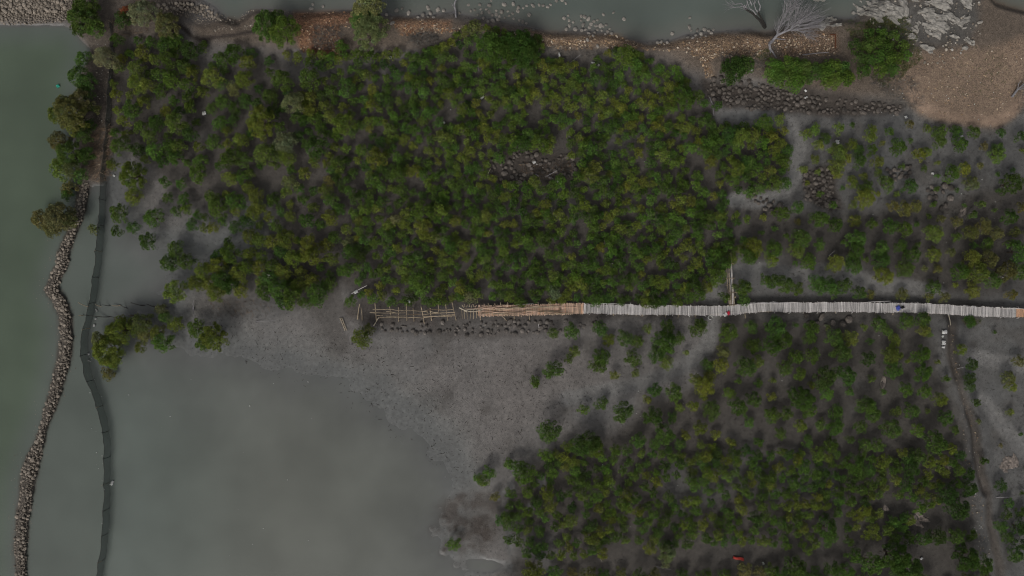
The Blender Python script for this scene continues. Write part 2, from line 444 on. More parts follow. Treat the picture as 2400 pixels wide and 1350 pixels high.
def land(X, Y):
    """pixel arrays -> height (m), colour, gravel, wet, water colour mix"""
    wob = fbm(X, Y, 90, 3, 5)
    wob2 = fbm(X, Y, 26, 5, 3)
    wb = 9 * wob + 5 * wob2
    h = 0.15 + 0.10 * wob + 0.03 * wob2 + 0.05 * fbm(X, Y, 300, 8, 3)
    bank = np.maximum(sstep(-25, 30, sdist(BANK_N, X, Y) + wb) * 0.7, sstep(-15, 25, sdist(BANK_NW, X, Y) + wb) * 0.55)
    h = h + bank
    dbl = ldist(BANKLINE, X, Y)
    h = h + 0.35 * np.exp(-((dbl - 14) / 18.0) ** 2)
    h = h - 0.30 * np.exp(-(np.minimum(ldist(DITCH, X, Y), ldist(DITCH2, X, Y)) / 9.0) ** 2)
    for pth in PATHS:
        h = h - 0.07 * np.exp(-(ldist(pth, X, Y) / 14.0) ** 2)
    sp = sdist(POND, X, Y) + 35 * wob + 14 * wob2
    hp = np.interp(sp, [-160, -60, 0, 60, 200, 400], [0.11, 0.055, 0.0, -0.08, -0.19, -0.28])
    near = sstep(-170, -60, sp)
    h = np.where(bank < 0.2, h * (1 - near) + hp * near, h)
    # the strip outside the net is deeper
    left = sstep(-4, 14, sdist(SEA_W, X, Y) + 0.25 * wb)
    strip = sstep(6, -30, X - np.interp(Y, [p[1] for p in FENCE], [p[0] for p in FENCE])) * sstep(440, 520, Y)
    h = h - 0.30 * strip * near
    dark = sstep(-26, 22, sdist(DARKPATCH, X, Y) + wb * 1.6 + 14 * wob2) * (0.45 + 0.55 * sstep(-0.35, 0.25, fbm(X, Y, 20, 63, 4)))
    for (ux, uy, ua, ub) in [(1200,1150,16,34),(1192,1250,14,62),(1265,1128,12,26),(1150,1325,50,16),(1240,1190,12,22),(1215,1105,18,12),(1178,1180,12,20)]:
        h = h - 0.16 * np.exp(-((X - ux + wb) / ua) ** 2 - ((Y - uy + wb) / ub) ** 2)
    h = np.where(dark > 0, np.maximum(h, 0.0 * dark + (0.035 + 0.09 * wob2) * dark + h * (1 - dark)), h)
    seaN = sdist(SEA_N, X, Y) + 0.6 * wb
    h = np.where(seaN > -20, np.interp(seaN, [-20, 0, 10, 60, 160], [0.35, 0.02, -0.12, -0.5, -1.4]) * sstep(-20, 0, seaN) + h * (1 - sstep(-20, 0, seaN)), h)
    swd = sdist(SEA_W, X, Y) + 0.4 * wb
    h = np.where(swd > -8, np.interp(swd, [-8, 0, 14, 50], [0.2, 0.0, -0.5, -1.8]) * sstep(-8, 0, swd) + h * (1 - sstep(-8, 0, swd)), h)
    bw = np.interp(Y, [p[1] for p in BREAK], BREAKW)
    db = ldist(BREAK, X, Y) / bw
    h = np.maximum(h, np.where(db < 2.2, 0.34 * (1 - 1.12 * db ** 2) + 0.05 * wob2, -9))
    # colours of the ground itself
    c = np.empty(X.shape + (3,)); c[...] = (0.180, 0.172, 0.167)
    grav = np.zeros(X.shape)
    def lay(mask, rgb, g=None):
        nonlocal c, grav
        m_ = mask[..., None]
        c = c * (1 - m_) + np.asarray(rgb) * m_
        if g is not None: grav = grav * (1 - mask) + g * mask
    east = sstep(1600, 2000, X)
    lay(east * 0.8, (0.122, 0.124, 0.123))
    lay(sstep(-60, 60, sdist(FLAT_E, X, Y) + 4 * wb), (0.200, 0.187, 0.180))
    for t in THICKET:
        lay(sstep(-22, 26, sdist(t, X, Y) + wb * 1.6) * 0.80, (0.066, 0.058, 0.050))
    lay(sstep(0.10, 0.55, fbm(X, Y, 60, 31, 5)) * 0.55, (0.10, 0.092, 0.084))
    for p in PATHS:
        lay(sstep(25, 11, ldist(p, X, Y) + wb * 0.4) * 0.95, (0.212, 0.210, 0.206))
    lay(sstep(20, 6, np.minimum(ldist(DITCH, X, Y), ldist(DITCH2, X, Y)) + wb * .3), (0.05, 0.048, 0.047))
    lay(sstep(18, 5, dbl + wb) * 0.85, (0.108, 0.094, 0.082), 0.25)
    lay(sstep(-22, 22, sdist(BANK_N, X, Y) + wb), (0.155, 0.125, 0.10), 0.35)
    lay(sstep(-15, 18, sdist(BANK_NW, X, Y) + wb), (0.125, 0.105, 0.088), 0.4)
    lay(sstep(0, 40, sdist([(2000,-20),(2300,-20),(2300,60),(2260,120),(2150,150),(2080,130),(2010,60)], X, Y) + 2 * wb), (0.125, 0.12, 0.112), 0.15)
    for i, g in enumerate(GRAVEL_RED):
        rgb = [(0.25, 0.14, 0.085), (0.27, 0.17, 0.11), (0.25, 0.178, 0.122), (0.20, 0.140, 0.098)][i]
        lay(sstep(-9, 10, sdist(g, X, Y) + wb * 0.8), rgb, 0.9)
    bd = sdist(BEACH, X, Y) + wb * 0.8
    lay(sstep(-14, 16, bd) * 0.95, (0.275, 0.203, 0.150), 0.45)
    lay(sstep(-8, 10, bd) * sstep(34, 12, bd) * sstep(180, 230, Y) * 0.9, (0.31, 0.225, 0.17), 0.05)
    for s, sk in zip(STONY, (1, 1, 1, 0.45)):
        lay(sk * sstep(-12, 10, sdist(s, X, Y) + wb), (0.075, 0.064, 0.056), 0.1)
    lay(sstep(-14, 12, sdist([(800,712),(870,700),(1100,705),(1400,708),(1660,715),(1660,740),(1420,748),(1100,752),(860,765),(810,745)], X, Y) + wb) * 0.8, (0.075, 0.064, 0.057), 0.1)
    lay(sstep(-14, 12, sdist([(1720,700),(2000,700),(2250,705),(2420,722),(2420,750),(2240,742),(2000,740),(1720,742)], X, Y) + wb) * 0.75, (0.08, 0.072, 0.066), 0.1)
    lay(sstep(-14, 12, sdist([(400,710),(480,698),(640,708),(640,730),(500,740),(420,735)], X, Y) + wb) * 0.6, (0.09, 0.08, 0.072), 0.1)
    lay(sstep(7, 2, ldist([(425,62),(440,75),(455,90),(480,98),(510,92),(560,88),(600,80)], X, Y) + wb * .15) * 0.9, (0.05, 0.04, 0.035))
    lay(sstep(1.7, 1.1, db), (0.10, 0.088, 0.075), 0.7)
    lay(sstep(-8, 10, sdist([(-900,-900),(170,-900),(168,45),(-900,57)], X, Y) + wb * .5), (0.23, 0.20, 0.165), 0.85)
    lay(sstep(-130, 10, sp) * (bank < 0.2) * sstep(1.2, 2.0, db) * 0.85, (0.178, 0.187, 0.180))
    lay(dark * 0.92, (0.078, 0.066, 0.058), 0.35)
    lay(sstep(14, 4, ldist([(740,120),(760,128),(785,125)], X, Y)) * 0.9, (0.15, 0.06, 0.035), 0.4)
    c = c * (1 + 0.24 * fbm(X, Y, 55, 41, 5) + 0.16 * fbm(X, Y, 16, 43, 3))[..., None]
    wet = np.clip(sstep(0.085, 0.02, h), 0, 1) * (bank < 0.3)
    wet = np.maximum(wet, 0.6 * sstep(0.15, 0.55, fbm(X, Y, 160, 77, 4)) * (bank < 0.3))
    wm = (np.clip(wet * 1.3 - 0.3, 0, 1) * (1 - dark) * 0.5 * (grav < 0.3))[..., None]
    c = c * (1 - wm) + np.array((0.148, 0.157, 0.160)) * (1 + 0.15 * fbm(X, Y, 40, 71, 4))[..., None] * wm   # sky reflection on wet mud, painted into its colour as blue-grey
    c = c * (1 - 0.06 * wet[..., None])
    return h, c * np.array((0.86, 0.845, 0.83)), grav, wet

xs = axis(-64.5, 64.5, 0.2, 1100)
ys = axis(-38.0, 38.0, 0.2, 1100)
gx, gy = np.meshgrid(xs, ys)
PX, PY = 1200 + gx * PPM, 675 - gy * PPM
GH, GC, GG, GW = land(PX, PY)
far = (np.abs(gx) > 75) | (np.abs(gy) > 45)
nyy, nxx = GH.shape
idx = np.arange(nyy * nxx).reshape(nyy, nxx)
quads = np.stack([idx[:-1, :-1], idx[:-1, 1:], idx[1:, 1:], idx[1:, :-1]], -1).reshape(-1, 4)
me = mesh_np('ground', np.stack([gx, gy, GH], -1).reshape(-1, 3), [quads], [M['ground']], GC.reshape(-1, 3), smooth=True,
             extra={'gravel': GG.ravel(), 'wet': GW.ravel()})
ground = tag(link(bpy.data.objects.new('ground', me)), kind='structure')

def gz(x, y):
    """ground height under a world point"""
    i = int(np.clip(np.searchsorted(xs, x), 1, nxx - 1)); j = int(np.clip(np.searchsorted(ys, y), 1, nyy - 1))
    return float(min(GH[j, i], GH[j - 1, i - 1]) * 0.5 + max(GH[j, i], GH[j - 1, i - 1]) * 0.5)

def G(px, py, dz=0.0):
    v = W(px, py); z = gz(v.x, v.y)
    v = W(px, py, z + dz)
    return v

# water: one sheet at sea level; silt hides the bottom more the deeper it lies
wxs = axis(-64.4, 64.4, 0.4, 1100); wys = axis(-38, 38, 0.4, 1100)
ax_, ay_ = np.meshgrid(wxs, wys)
wpx, wpy = 1200 + ax_ * PPM, 675 - ay_ * PPM
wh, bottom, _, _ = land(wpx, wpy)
depth = np.maximum(-wh, 0)
silt = np.ones(wh.shape)            # brim-full of silt: nothing shows through
sea = np.maximum(sstep(0, 70, sdist(SEA_W, wpx, wpy)), 0)[..., None]
seaN = sstep(0, 60, sdist(SEA_N, wpx, wpy))[..., None]
strip = (sstep(6, -30, wpx - np.interp(wpy, [p[1] for p in FENCE], [p[0] for p in FENCE])))[..., None]
warm = sstep(260, 700, wpx)[..., None]
wc = np.array((0.138, 0.168, 0.148)) * (1 - warm) + np.array((0.160, 0.170, 0.148)) * warm
wc = wc * (1 - strip) + np.array((0.128, 0.150, 0.132)) * strip
wc = wc * (1 - seaN) + np.array((0.128, 0.152, 0.136)) * seaN
wc = wc * (1 - sea) + np.array((0.106, 0.138, 0.100)) * sea
wc = wc * 0.93
thin = np.exp(-depth / 0.12)[..., None]       # a thin film of water shows the colour of its bed
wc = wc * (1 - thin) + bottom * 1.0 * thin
n1, n2 = wh.shape
idx = np.arange(n1 * n2).reshape(n1, n2)
q = np.stack([idx[:-1, :-1], idx[:-1, 1:], idx[1:, 1:], idx[1:, :-1]], -1).reshape(-1, 4)
me = mesh_np('water', np.stack([ax_, ay_, np.zeros_like(ax_)], -1).reshape(-1, 3), [q], [M['water']], wc.reshape(-1, 3), smooth=True, extra={'silt': silt.ravel()})
tag(link(bpy.data.objects.new('water', me)), kind='structure')

# ------------------------------------------------------------------ mangroves: leafy crowns from many single leaves
def leaf_cloud(R_, Hc, nclump, per, leaf, seed, base_z=0.25, open_=0.0):
    """a crown about R_ wide and Hc high: clumps of leaves over a dome. returns V, F4, tint"""
    r = np.random.default_rng(seed)
    C = []
    for i in range(nclump):
        a = 2.39996 * i + r.uniform(-0.5, 0.5)
        q = math.sqrt((i + 0.5) / nclump)
        rad = R_ * q * 0.76 * r.uniform(0.88, 1.10)
        z = base_z + Hc * (0.08 + 0.82 * math.sqrt(max(0.0, 1 - (q * 0.97) ** 2))) * r.uniform(0.80, 1.12)
        C.append((rad * math.cos(a), rad * math.sin(a), z))
    C = np.array(C)
    rc = R_ * 1.22 / math.sqrt(nclump) * r.uniform(0.75, 1.2, nclump)
    n = nclump * per
    ci = np.repeat(np.arange(nclump), per)
    d = r.normal(size=(n, 3)); d[:, 2] = np.abs(d[:, 2]) * 1.1 - 0.2
    d /= np.linalg.norm(d, axis=1)[:, None]
    sh = r.uniform(0.45, 1.0, n) ** 0.6
    P = C[ci] + d * (rc[ci] * sh)[:, None] * np.array([1, 1, 0.9])
    P[:, 2] = np.maximum(P[:, 2], 0.06)
    u = d * 0.8 + r.normal(size=(n, 3)) * 0.55; u[:, 2] += 0.12
    u /= np.linalg.norm(u, axis=1)[:, None]
    nrm = d * 0.7 + r.normal(size=(n, 3)) * 0.40; nrm[:, 2] += 0.75
    w = np.cross(nrm, u); w /= np.linalg.norm(w, axis=1)[:, None] + 1e-9
    L = leaf * r.uniform(0.7, 1.25, n)
    b = P - u * (L * 0.5)[:, None]; t = P + u * (L * 0.5)[:, None]
    ww = w * (L * 0.27)[:, None]; dn = np.cross(u, w) * (L * 0.08)[:, None]
    V = np.stack([b, P + ww + dn, t, P - ww + dn], 1).reshape(-1, 3)
    F = np.arange(n * 4).reshape(-1, 4)
    cl = r.uniform(0.85, 1.18, nclump)[ci] * r.uniform(0.62, 1.50, n)
    hue = np.clip(r.normal(0, 0.05, nclump)[ci] + r.normal(0, 0.05, n), -0.2, 0.12)
    T = np.stack([cl * (1 + hue), cl, cl * (1 - 0.5 * hue)], 1)
    return V, F, np.repeat(T, 4, 0)

def limbs(R_, Hc, n, seed, base_z, tr=0.05):
    b = MB(); r = random.Random(seed)
    b.tube([(0, 0, -0.25), (0.02, 0.01, base_z * 0.5), (0.0, 0.03, base_z + Hc * 0.25)], [tr * 1.4, tr, tr * 0.7], 6)
    for i in range(n):
        a = 2.4 * i + r.uniform(-.4, .4); q = r.uniform(0.35, 0.8) * R_
        z0 = base_z * r.uniform(0.35, 0.9)
        b.tube([(0, 0.01, z0), (q * .5 * math.cos(a), q * .5 * math.sin(a), z0 + Hc * 0.3), (q * math.cos(a), q * math.sin(a), base_z + Hc * 0.55)], [tr * 0.7, tr * 0.45, tr * 0.18], 5)
    return b

# size classes: crown radius -> (clumps, leaves per clump, leaf length, crown height, bare stem)
CLASSES = [(0.42, 7, 46, 0.12, 0.7, 0.22), (0.65, 11, 54, 0.125, 0.95, 0.25), (0.95, 18, 62, 0.13, 1.25, 0.35), (1.40, 32, 70, 0.14, 1.9, 0.6), (2.1, 60, 90, 0.145, 2.4, 0.9), (3.0, 90, 120, 0.15, 3.0, 1.2)]
PROTO = {}
def proto(c, v):
    if (c, v) not in PROTO:
        R_, nc, per, lf, Hc, bz = CLASSES[c]
        PROTO[(c, v)] = leaf_cloud(R_, Hc, nc, per, lf, 100 * c + v, bz)
    return PROTO[(c, v)]
NVAR = 7
HUES = {'g': (0.086, 0.150, 0.029), 'b': (0.112, 0.192, 0.033), 'y': (0.152, 0.194, 0.036), 'd': (0.060, 0.110, 0.022), 'o': (0.180, 0.195, 0.072),
        'n': (0.150, 0.155, 0.050), 'r': (0.21, 0.075, 0.03), 't': (0.175, 0.200, 0.092)}
HUENAME = {'g': 'green', 'b': 'bright green', 'y': 'yellow-green', 'd': 'dark green', 'o': 'grey-olive', 'n': 'brownish olive', 'r': 'rust-brown', 't': 'pale olive'}

# each plant as read off the photograph: tile origin, then x,y,radius,hue in thirds of a pixel
TILES = {
(0, 0): "590,650,70,g 600,760,60,g 570,940,75,d 590,1090,70,d 560,1230,60,g 620,880,50,d 600,40,110,g 580,130,120,g 660,190,75,b 555,205,60,d 1000,90,115,t 1170,170,105,t 850,130,65,d 870,80,50,r 735,405,95,t 575,410,65,g 550,530,80,g 610,570,75,g 490,790,140,o 570,710,90,o 520,870,90,y 380,800,70,y 410,990,85,n 480,1080,110,g 410,1180,85,y 510,1190,75,o 470,1320,65,o 1000,370,65,y 950,470,70,y 950,580,80,y 920,770,75,g 1020,720,55,y 1160,780,50,y 1240,870,85,y 1130,640,60,g 1200,560,80,g 1330,690,65,g 1340,760,45,g 1480,540,85,y 1640,620,60,o 1720,560,75,y 1560,710,60,g 1550,870,65,g 1650,850,40,g 1200,1030,60,g 1050,960,55,y 1090,1060,65,b 1250,1030,65,y 1240,1110,65,g 1500,1000,65,g 1690,990,65,y 1620,1110,85,g 850,1030,75,g 960,1050,60,d 800,1160,45,y 930,1230,115,y 1380,1220,75,g 1165,1280,42,g 1270,1290,42,g 1610,1250,60,y 1740,1320,55,y 1340,360,80,d 1160,310,80,d 1220,280,70,d 1190,420,80,g 1090,860,70,d 1300,470,70,g 680,770,30,o 1180,150,60,t 1640,380,80,g 1740,440,60,y",
(600, 0): "60,180,110,g 190,215,125,g 150,130,70,g 785,70,140,t 800,210,145,t 760,130,110,g 600,335,60,g 260,715,90,t 380,775,60,y 490,750,55,y 30,850,125,y 60,1080,95,y 205,1000,95,t 220,1110,70,y 610,870,95,y 850,1110,85,y 825,1270,65,b 340,1220,52,y 240,1280,62,o 510,1280,52,o 580,1150,62,g 430,1040,95,d 880,1000,50,d 950,920,60,y 1300,960,62,y 1000,1230,75,g 1130,1200,52,y 1210,800,52,b 1710,1110,52,g 180,560,85,g 380,560,95,g 1540,200,65,n 1640,320,120,g 1740,360,130,d 640,590,60,g 1140,580,60,g 1340,590,55,g 100,680,70,g",
(1200, 0): "40,330,150,d 120,380,110,d 800,400,95,b 850,440,80,g 1560,490,110,d 1640,450,80,d 1210,680,100,g 1400,1140,52,y 1580,1180,70,y 1780,860,70,g 1700,950,60,y 1620,960,70,y 200,1010,75,b 70,1010,70,g 1060,1080,60,y 1110,1010,40,y 160,1280,50,y 540,1230,75,y 280,1310,50,g 410,1010,40,g 1380,1000,60,g",
(1800, 0): "30,520,70,b 250,470,70,g 330,500,80,g 400,480,60,g 560,540,50,d 650,420,55,d 720,420,50,g 900,400,60,g 880,260,45,g 680,490,60,d 60,470,70,b 140,450,75,b 210,470,70,b 60,540,70,b 130,550,80,b 200,580,75,b 260,540,60,g 400,500,65,g 460,470,65,b 530,480,65,g 470,560,70,b 550,550,65,b 420,570,55,g 620,320,60,d 700,330,50,g 760,300,55,g 820,330,60,g 780,400,60,g 850,420,60,g 800,480,60,g 870,490,55,g 950,320,45,g 980,380,45,g 800,240,45,g 700,240,40,g 85,840,45,y 280,940,45,y 335,910,42,b 490,905,42,y 590,880,20,d 720,920,42,y 720,970,42,y 410,970,48,g 350,1020,42,y 490,1070,72,y 580,1020,48,y 640,1060,52,g 545,1120,42,y 330,1120,36,y 480,1170,62,y 490,1230,36,y 640,1140,52,g 720,1060,42,g 760,1140,48,y 780,1210,32,y 920,1030,66,g 1060,1090,52,y 1110,1070,36,y 1125,905,30,y 1210,930,62,g 1200,1000,52,g 1330,920,50,d 1360,1010,62,g 1440,930,52,g 1620,1090,62,b 1630,1040,48,g 1380,1190,56,y 1290,1220,66,b 1720,1290,90,d 1440,1290,62,n 1640,930,30,g 1770,960,42,d 20,960,52,y 90,1010,50,y 120,1140,62,g 110,920,36,y 50,1290,62,g 120,1290,50,g 600,1280,52,y 670,1240,32,y 830,1290,62,g 1000,1310,60,g 680,1330,60,g 20,1200,50,y",
(0, 450): "400,175,125,o 270,190,75,n 480,190,75,n 350,260,70,n 470,10,50,g 660,260,42,n 840,150,76,g 940,250,52,g 830,280,45,d 1070,180,78,g 1040,345,70,g 1230,410,75,g 1190,500,72,g 1310,490,70,g 1220,700,98,y 1340,230,50,g 1440,250,36,y 1495,250,46,y 1240,135,42,g 1320,120,42,g 1390,160,36,g 1450,180,32,g 1180,40,42,g 1290,60,52,g 1520,110,82,g 1490,40,62,g 1650,60,82,g 1650,130,42,y 930,30,72,y 1600,340,30,d 1650,250,52,d 1780,150,62,y 1760,310,62,y 1620,430,82,g 1750,440,62,y 1520,520,82,y 1430,560,72,y 1380,640,72,y 1560,620,82,g 1660,580,82,y 1520,700,82,y 1690,690,62,y 1740,530,60,y 840,980,120,y 750,1120,130,y 690,1040,70,o 850,930,62,n 800,1180,72,y 1000,920,85,o 1010,1000,62,o 1130,830,52,o 1150,880,52,g 1230,930,62,y 1100,990,62,y 1140,1060,82,g 1370,960,75,g 1500,1020,112,y 1440,1060,70,g 990,1090,50,y 740,1280,55,n",
(600, 450): "110,350,62,y 210,330,82,y 370,370,78,y 250,460,72,y 400,450,82,y 180,560,72,y 310,560,46,y 390,620,62,y 540,470,56,y 630,550,62,g 640,260,46,y 640,360,50,o 660,420,62,d 720,200,46,y 520,180,62,y 400,110,46,y 240,170,46,y 450,230,42,g 360,200,62,g 140,240,52,g 530,60,62,g 330,50,42,g 120,60,62,g 20,110,62,y 700,50,52,g 800,70,46,b 1170,140,92,b 1290,130,62,y 1170,240,72,y 980,190,42,t 1130,620,78,b 1170,690,62,b 1200,770,42,g 1500,740,58,t 660,770,46,g 740,1030,78,y 790,970,50,n 60,700,72,g 160,680,82,g 260,740,92,g 430,720,92,g 510,650,62,g 190,770,62,g 90,610,72,g 300,660,70,y 350,780,50,g",
(1200, 450): "290,990,46,g 420,980,62,g 440,1120,46,y 400,1170,36,g 290,1255,78,g 160,1330,40,g 620,960,62,g 680,1040,52,y 630,1160,72,g 600,1220,62,g 720,1290,36,y 800,1030,66,g 880,1050,52,b 850,1170,66,g 870,1270,32,y 950,960,36,y 1090,960,66,g 1080,1060,95,g 1170,1030,52,g 1020,1140,72,g 1090,1200,56,y 1225,1130,20,y 1310,960,66,g 1340,930,40,b 1520,990,78,g 1690,950,52,g 1480,1120,52,n 1700,1080,62,g 1380,1220,52,g 1470,1220,62,y 1640,1230,82,g 1730,1190,52,y 1290,1320,52,y 1390,1300,50,y 1440,590,88,g 1480,510,60,g 1430,440,62,g 1620,670,70,g 1630,750,55,g 1490,740,40,d 1700,390,82,y 1660,450,72,g 1780,620,42,g 300,710,55,t 480,640,60,y 1050,640,70,y 1290,700,80,g",
(1800, 450): "40,400,72,b 20,480,52,y 200,110,52,g 100,150,62,g 360,190,72,g 620,200,52,y 740,220,42,g 470,230,62,d 230,330,82,g 200,410,62,y 290,490,64,b 360,370,46,g 480,500,72,y 620,330,76,g 610,420,80,g 600,520,72,g 790,400,62,g 800,480,72,g 810,590,76,y 940,380,52,g 870,240,62,g 960,260,62,g 1010,440,66,g 980,540,72,g 1170,290,76,y 1170,440,62,y 950,120,56,n 1050,100,52,n 880,100,42,n 690,40,82,y 600,90,32,y 1340,210,42,n 1440,290,62,n 1520,240,62,n 1600,290,62,n 1430,470,72,y 1360,560,72,g 1480,560,92,y 1560,470,72,n 1450,690,62,y 1580,620,72,g 1680,560,82,n 1760,420,82,g 1770,560,72,g 1690,180,60,d 40,630,62,g 120,650,72,g 210,680,52,g 340,640,66,g 410,660,80,g 470,700,50,g 540,660,62,g 640,710,56,g 730,720,36,n 950,720,50,n 1170,670,62,g 1230,740,42,n 1120,740,30,n 1200,540,36,n 1700,720,40,n 60,960,92,g 30,1080,82,g 110,1040,72,g 310,960,62,g 300,1030,52,g 200,1160,62,g 310,1150,62,g 480,1030,76,g 590,1030,62,y 520,1130,82,g 120,1240,62,g 220,1280,52,y 400,1310,92,d 540,1290,82,g 700,1170,56,d 780,930,62,g 850,980,42,g 980,910,62,g 1080,900,62,g 1090,970,52,y 900,1050,56,y 880,1150,76,y 890,1250,76,g 1070,1140,72,g 1140,1000,26,y 1090,1270,72,g 1430,910,50,d 1360,1110,46,y 1420,1210,50,d 1430,1310,46,d 1760,1190,46,n 1700,1310,60,n",
(600, 900): "1640,620,52,b 1600,680,52,b 1560,660,36,b 1390,1130,54,b 1770,560,36,b 1680,790,36,n 1715,960,42,g 1780,1090,42,g 1790,770,42,g",
(1200, 900): "300,1340,60,g 430,1345,50,n 650,1345,45,d 900,1345,60,d 1000,1340,50,n 1200,1345,50,d 1350,1340,55,g 1500,1345,50,g 1750,1340,60,n 260,330,92,g 505,180,42,b 630,140,52,g 780,200,84,g 165,5,30,b 1000,40,56,g 1140,60,72,b 950,110,30,y 1360,20,82,y 1535,70,48,b 1700,110,62,g 1590,160,72,g 1410,190,78,g 1270,150,42,y 1180,170,36,y 1345,95,26,y 990,230,78,d 1130,240,42,g 1320,310,56,y 1070,350,82,g 1220,360,36,y 480,440,82,g 590,460,72,b 550,400,85,d 890,400,62,g 240,500,56,b 90,640,92,b 430,550,52,y 450,620,56,b 680,690,52,b 590,790,52,b 810,790,56,y 930,715,36,g 890,890,46,y 610,870,42,y 770,950,42,b 250,760,62,y 270,860,56,y 110,760,52,b 415,970,56,y 560,1090,62,y 1090,1200,72,t 1080,1270,35,t 150,1310,84,y 540,1335,60,n 1640,1310,62,n 770,1330,42,n 20,570,50,g",
(1800, 900): "100,1345,70,g 320,1340,60,g 450,1300,60,g 560,1330,70,g 600,1200,60,g 240,100,100,d 420,70,56,b 30,90,36,y 30,220,62,g 130,210,52,g 290,190,62,g 470,190,56,g 480,300,72,g 690,150,78,g 750,220,62,g 880,320,82,g 970,40,56,b 1100,50,52,b 1200,110,56,y 1010,190,62,g 1250,240,62,g 1060,330,56,b 1170,410,92,g 610,570,86,g 820,550,62,y 1020,600,72,d 1060,510,62,g 440,430,62,g 690,430,56,g 770,430,52,g 360,500,62,g 250,580,62,b 1270,780,86,d 1410,740,72,d 1340,880,92,d 1420,640,50,d 1650,720,50,d 1350,500,46,d 1520,540,30,d 1000,1090,52,d 1100,1090,62,g 1200,1080,72,d 1320,1070,62,g 1420,1060,50,d 1400,1230,110,d 1500,1270,82,d 900,1230,130,g 980,1300,120,g 720,1260,90,g 1650,1010,52,g 1690,1080,52,d 1770,1010,62,d 1760,1120,50,d 1430,20,46,d 1470,130,30,d 1710,20,40,y 1710,200,26,y 200,1290,90,d 30,1330,62,y 1120,640,40,y 420,1030,90,g",
}
PLANTS = []
for (ox, oy), s in TILES.items():
    for t in s.split():
        a, b, c, h_ = t.split(',')
        PLANTS.append((ox + float(a) / 3, oy + float(b) / 3, float(c) / 3, h_, True))
# the closed stands between them
STANDS = [  # polygon, spacing px, radius range px, hue weights
    ([(690,128),(800,132),(950,128),(1010,125),(1060,80),(1130,65),(1255,85),(1280,130),(1330,160),(1410,135),(1450,118),(1520,130),(1590,170),(1640,230),(1740,275),(1830,292),(1868,370),(1850,440),(1740,455),(1690,450),(1700,500),(1760,505),
      (1740,600),(1690,610),(1650,640),(1660,690),(1600,708),(1370,702),(1200,708),(1080,700),(960,708),(850,698),(835,640),(840,560),(815,500),(800,430),(760,380),(700,330),(690,230)], 19.0, (10, 17), 'ggggggbbbyyyyd'),
    ([(255,95),(330,88),(475,105),(480,150),(520,140),(600,120),(690,128),(700,330),(760,390),(815,500),(835,560),(790,640),(775,695),(700,715),(620,700),(560,680),(455,650),(520,580),(600,540),(480,500),(520,440),(430,400),(360,380),(270,345)], 27, (11, 20), 'gggggyyyd'),
    ([(1520,950),(1620,905),(1740,890),(1840,920),(1900,960),(1980,1000),(2060,1000),(2120,950),(2230,960),(2250,1050),(2000,1060),(1800,1060),(1640,1040),(1480,1040)], 36, (11, 16), 'ggdyn'),
    ([(1200,1270),(1185,1200),(1255,1110),(1340,1040),(1480,1045),(1640,1045),(1800,1065),(2000,1065),(2250,1055),(2230,1170),(2160,1200),(2080,1270),(1980,1265),(1900,1290),(1780,1265),(1620,1270),(1560,1290),(1440,1270),(1400,1310),(1250,1310)], 20.5, (11, 16), 'ggggdbgyyg'),
    ([(1700,760),(1850,770),(1900,800),(1880,880),(1800,890),(1660,890)], 44, (10, 14), 'ggd'),
    ([(2160,560),(2400,470),(2440,480),(2440,640),(2330,690),(2240,650)], 33, (11, 15), 'ggnny'),
    ([(1180,1360),(2330,1360),(2330,1420),(1180,1420)], 26, (13, 19), 'ggdn'),
    ([(1690,300),(1760,290),(1850,310),(2100,290),(2400,320),(2420,700),(2200,680),(2080,640),(1900,615),(1760,610),(1770,500),(1900,480),(1890,400),(1860,330)], 33, (6, 10.5), 'ggny'),
    ([(1690,760),(2200,760),(2220,960),(2000,990),(1800,900),(1560,930),(1680,840)], 36, (6, 10), 'ggny'),
    ([(2260,760),(2410,760),(2410,1300),(2350,1300),(2300,1000)], 48, (5, 9), 'gdn'),
    ([(2340,1180),(2430,1180),(2430,1300),(2380,1300)], 26, (13, 18), 'gd'),
]
GAPS = [(690,160,25,20),(693,195,15,20),(610,165,18,40),(945,163,20,10),(890,207,15,15),(925,220,22,16),(1047,273,25,20),(833,330,45,18),(890,310,15,8),(850,430,30,20),(955,430,35,16),(1250,390,108,44),(700,370,20,40),(650,283,20,12),(625,420,30,15),
        (1250,253,18,20),(1313,333,20,30),(1497,257,15,15),(1460,347,15,10),(1630,377,28,30),(1620,320,14,28),(1660,420,12,40),(1500,370,15,12),(1633,255,20,25),(1307,523,15,12),(1350,530,20,14),(1423,540,20,12),(1400,597,12,20),(1540,640,20,18),(1303,613,10,20),
        (1733,543,25,22),(1663,563,20,15),(1672,690,20,25),(817,507,12,50),(813,467,15,20),(717,540,30,14),(783,570,20,10),(807,663,22,35),(933,593,15,10),(920,563,12,10),(1050,470,10,12),(710,483,20,14),(910,460,40,8),(1023,657,15,10),
        (480,180,16,36),(480,310,14,50),(560,280,18,20),(350,290,20,16),(330,320,30,10),(450,420,70,28),(390,490,50,64),(350,430,40,30),(330,540,60,24),(580,470,20,20),(470,545,50,24),(640,440,26,14),(590,160,16,24),(1590,1140,40,22),(1510,1155,18,26),(1310,1130,20,12),(1450,1120,20,14),(1480,1230,20,14),(1900,1080,18,30),(1700,1000,18,18),(1620,1050,20,14),
        (1990,1060,26,16),(2090,1060,20,16),(2090,1190,50,18),(2130,1020,14,10),(1780,970,16,18),(1560,1030,16,20),(1420,1050,22,16),(1750,1180,20,14),(1240,1170,16,24),(1270,1140,12,16),(1830,1080,14,14),(1150,200,10,8),(1390,250,10,10),(1180,300,12,10),(1560,470,14,10),(1480,450,10,10),(1100,560,10,10),(1250,600,12,10)]
r_ = random.Random(5)
grid = {}
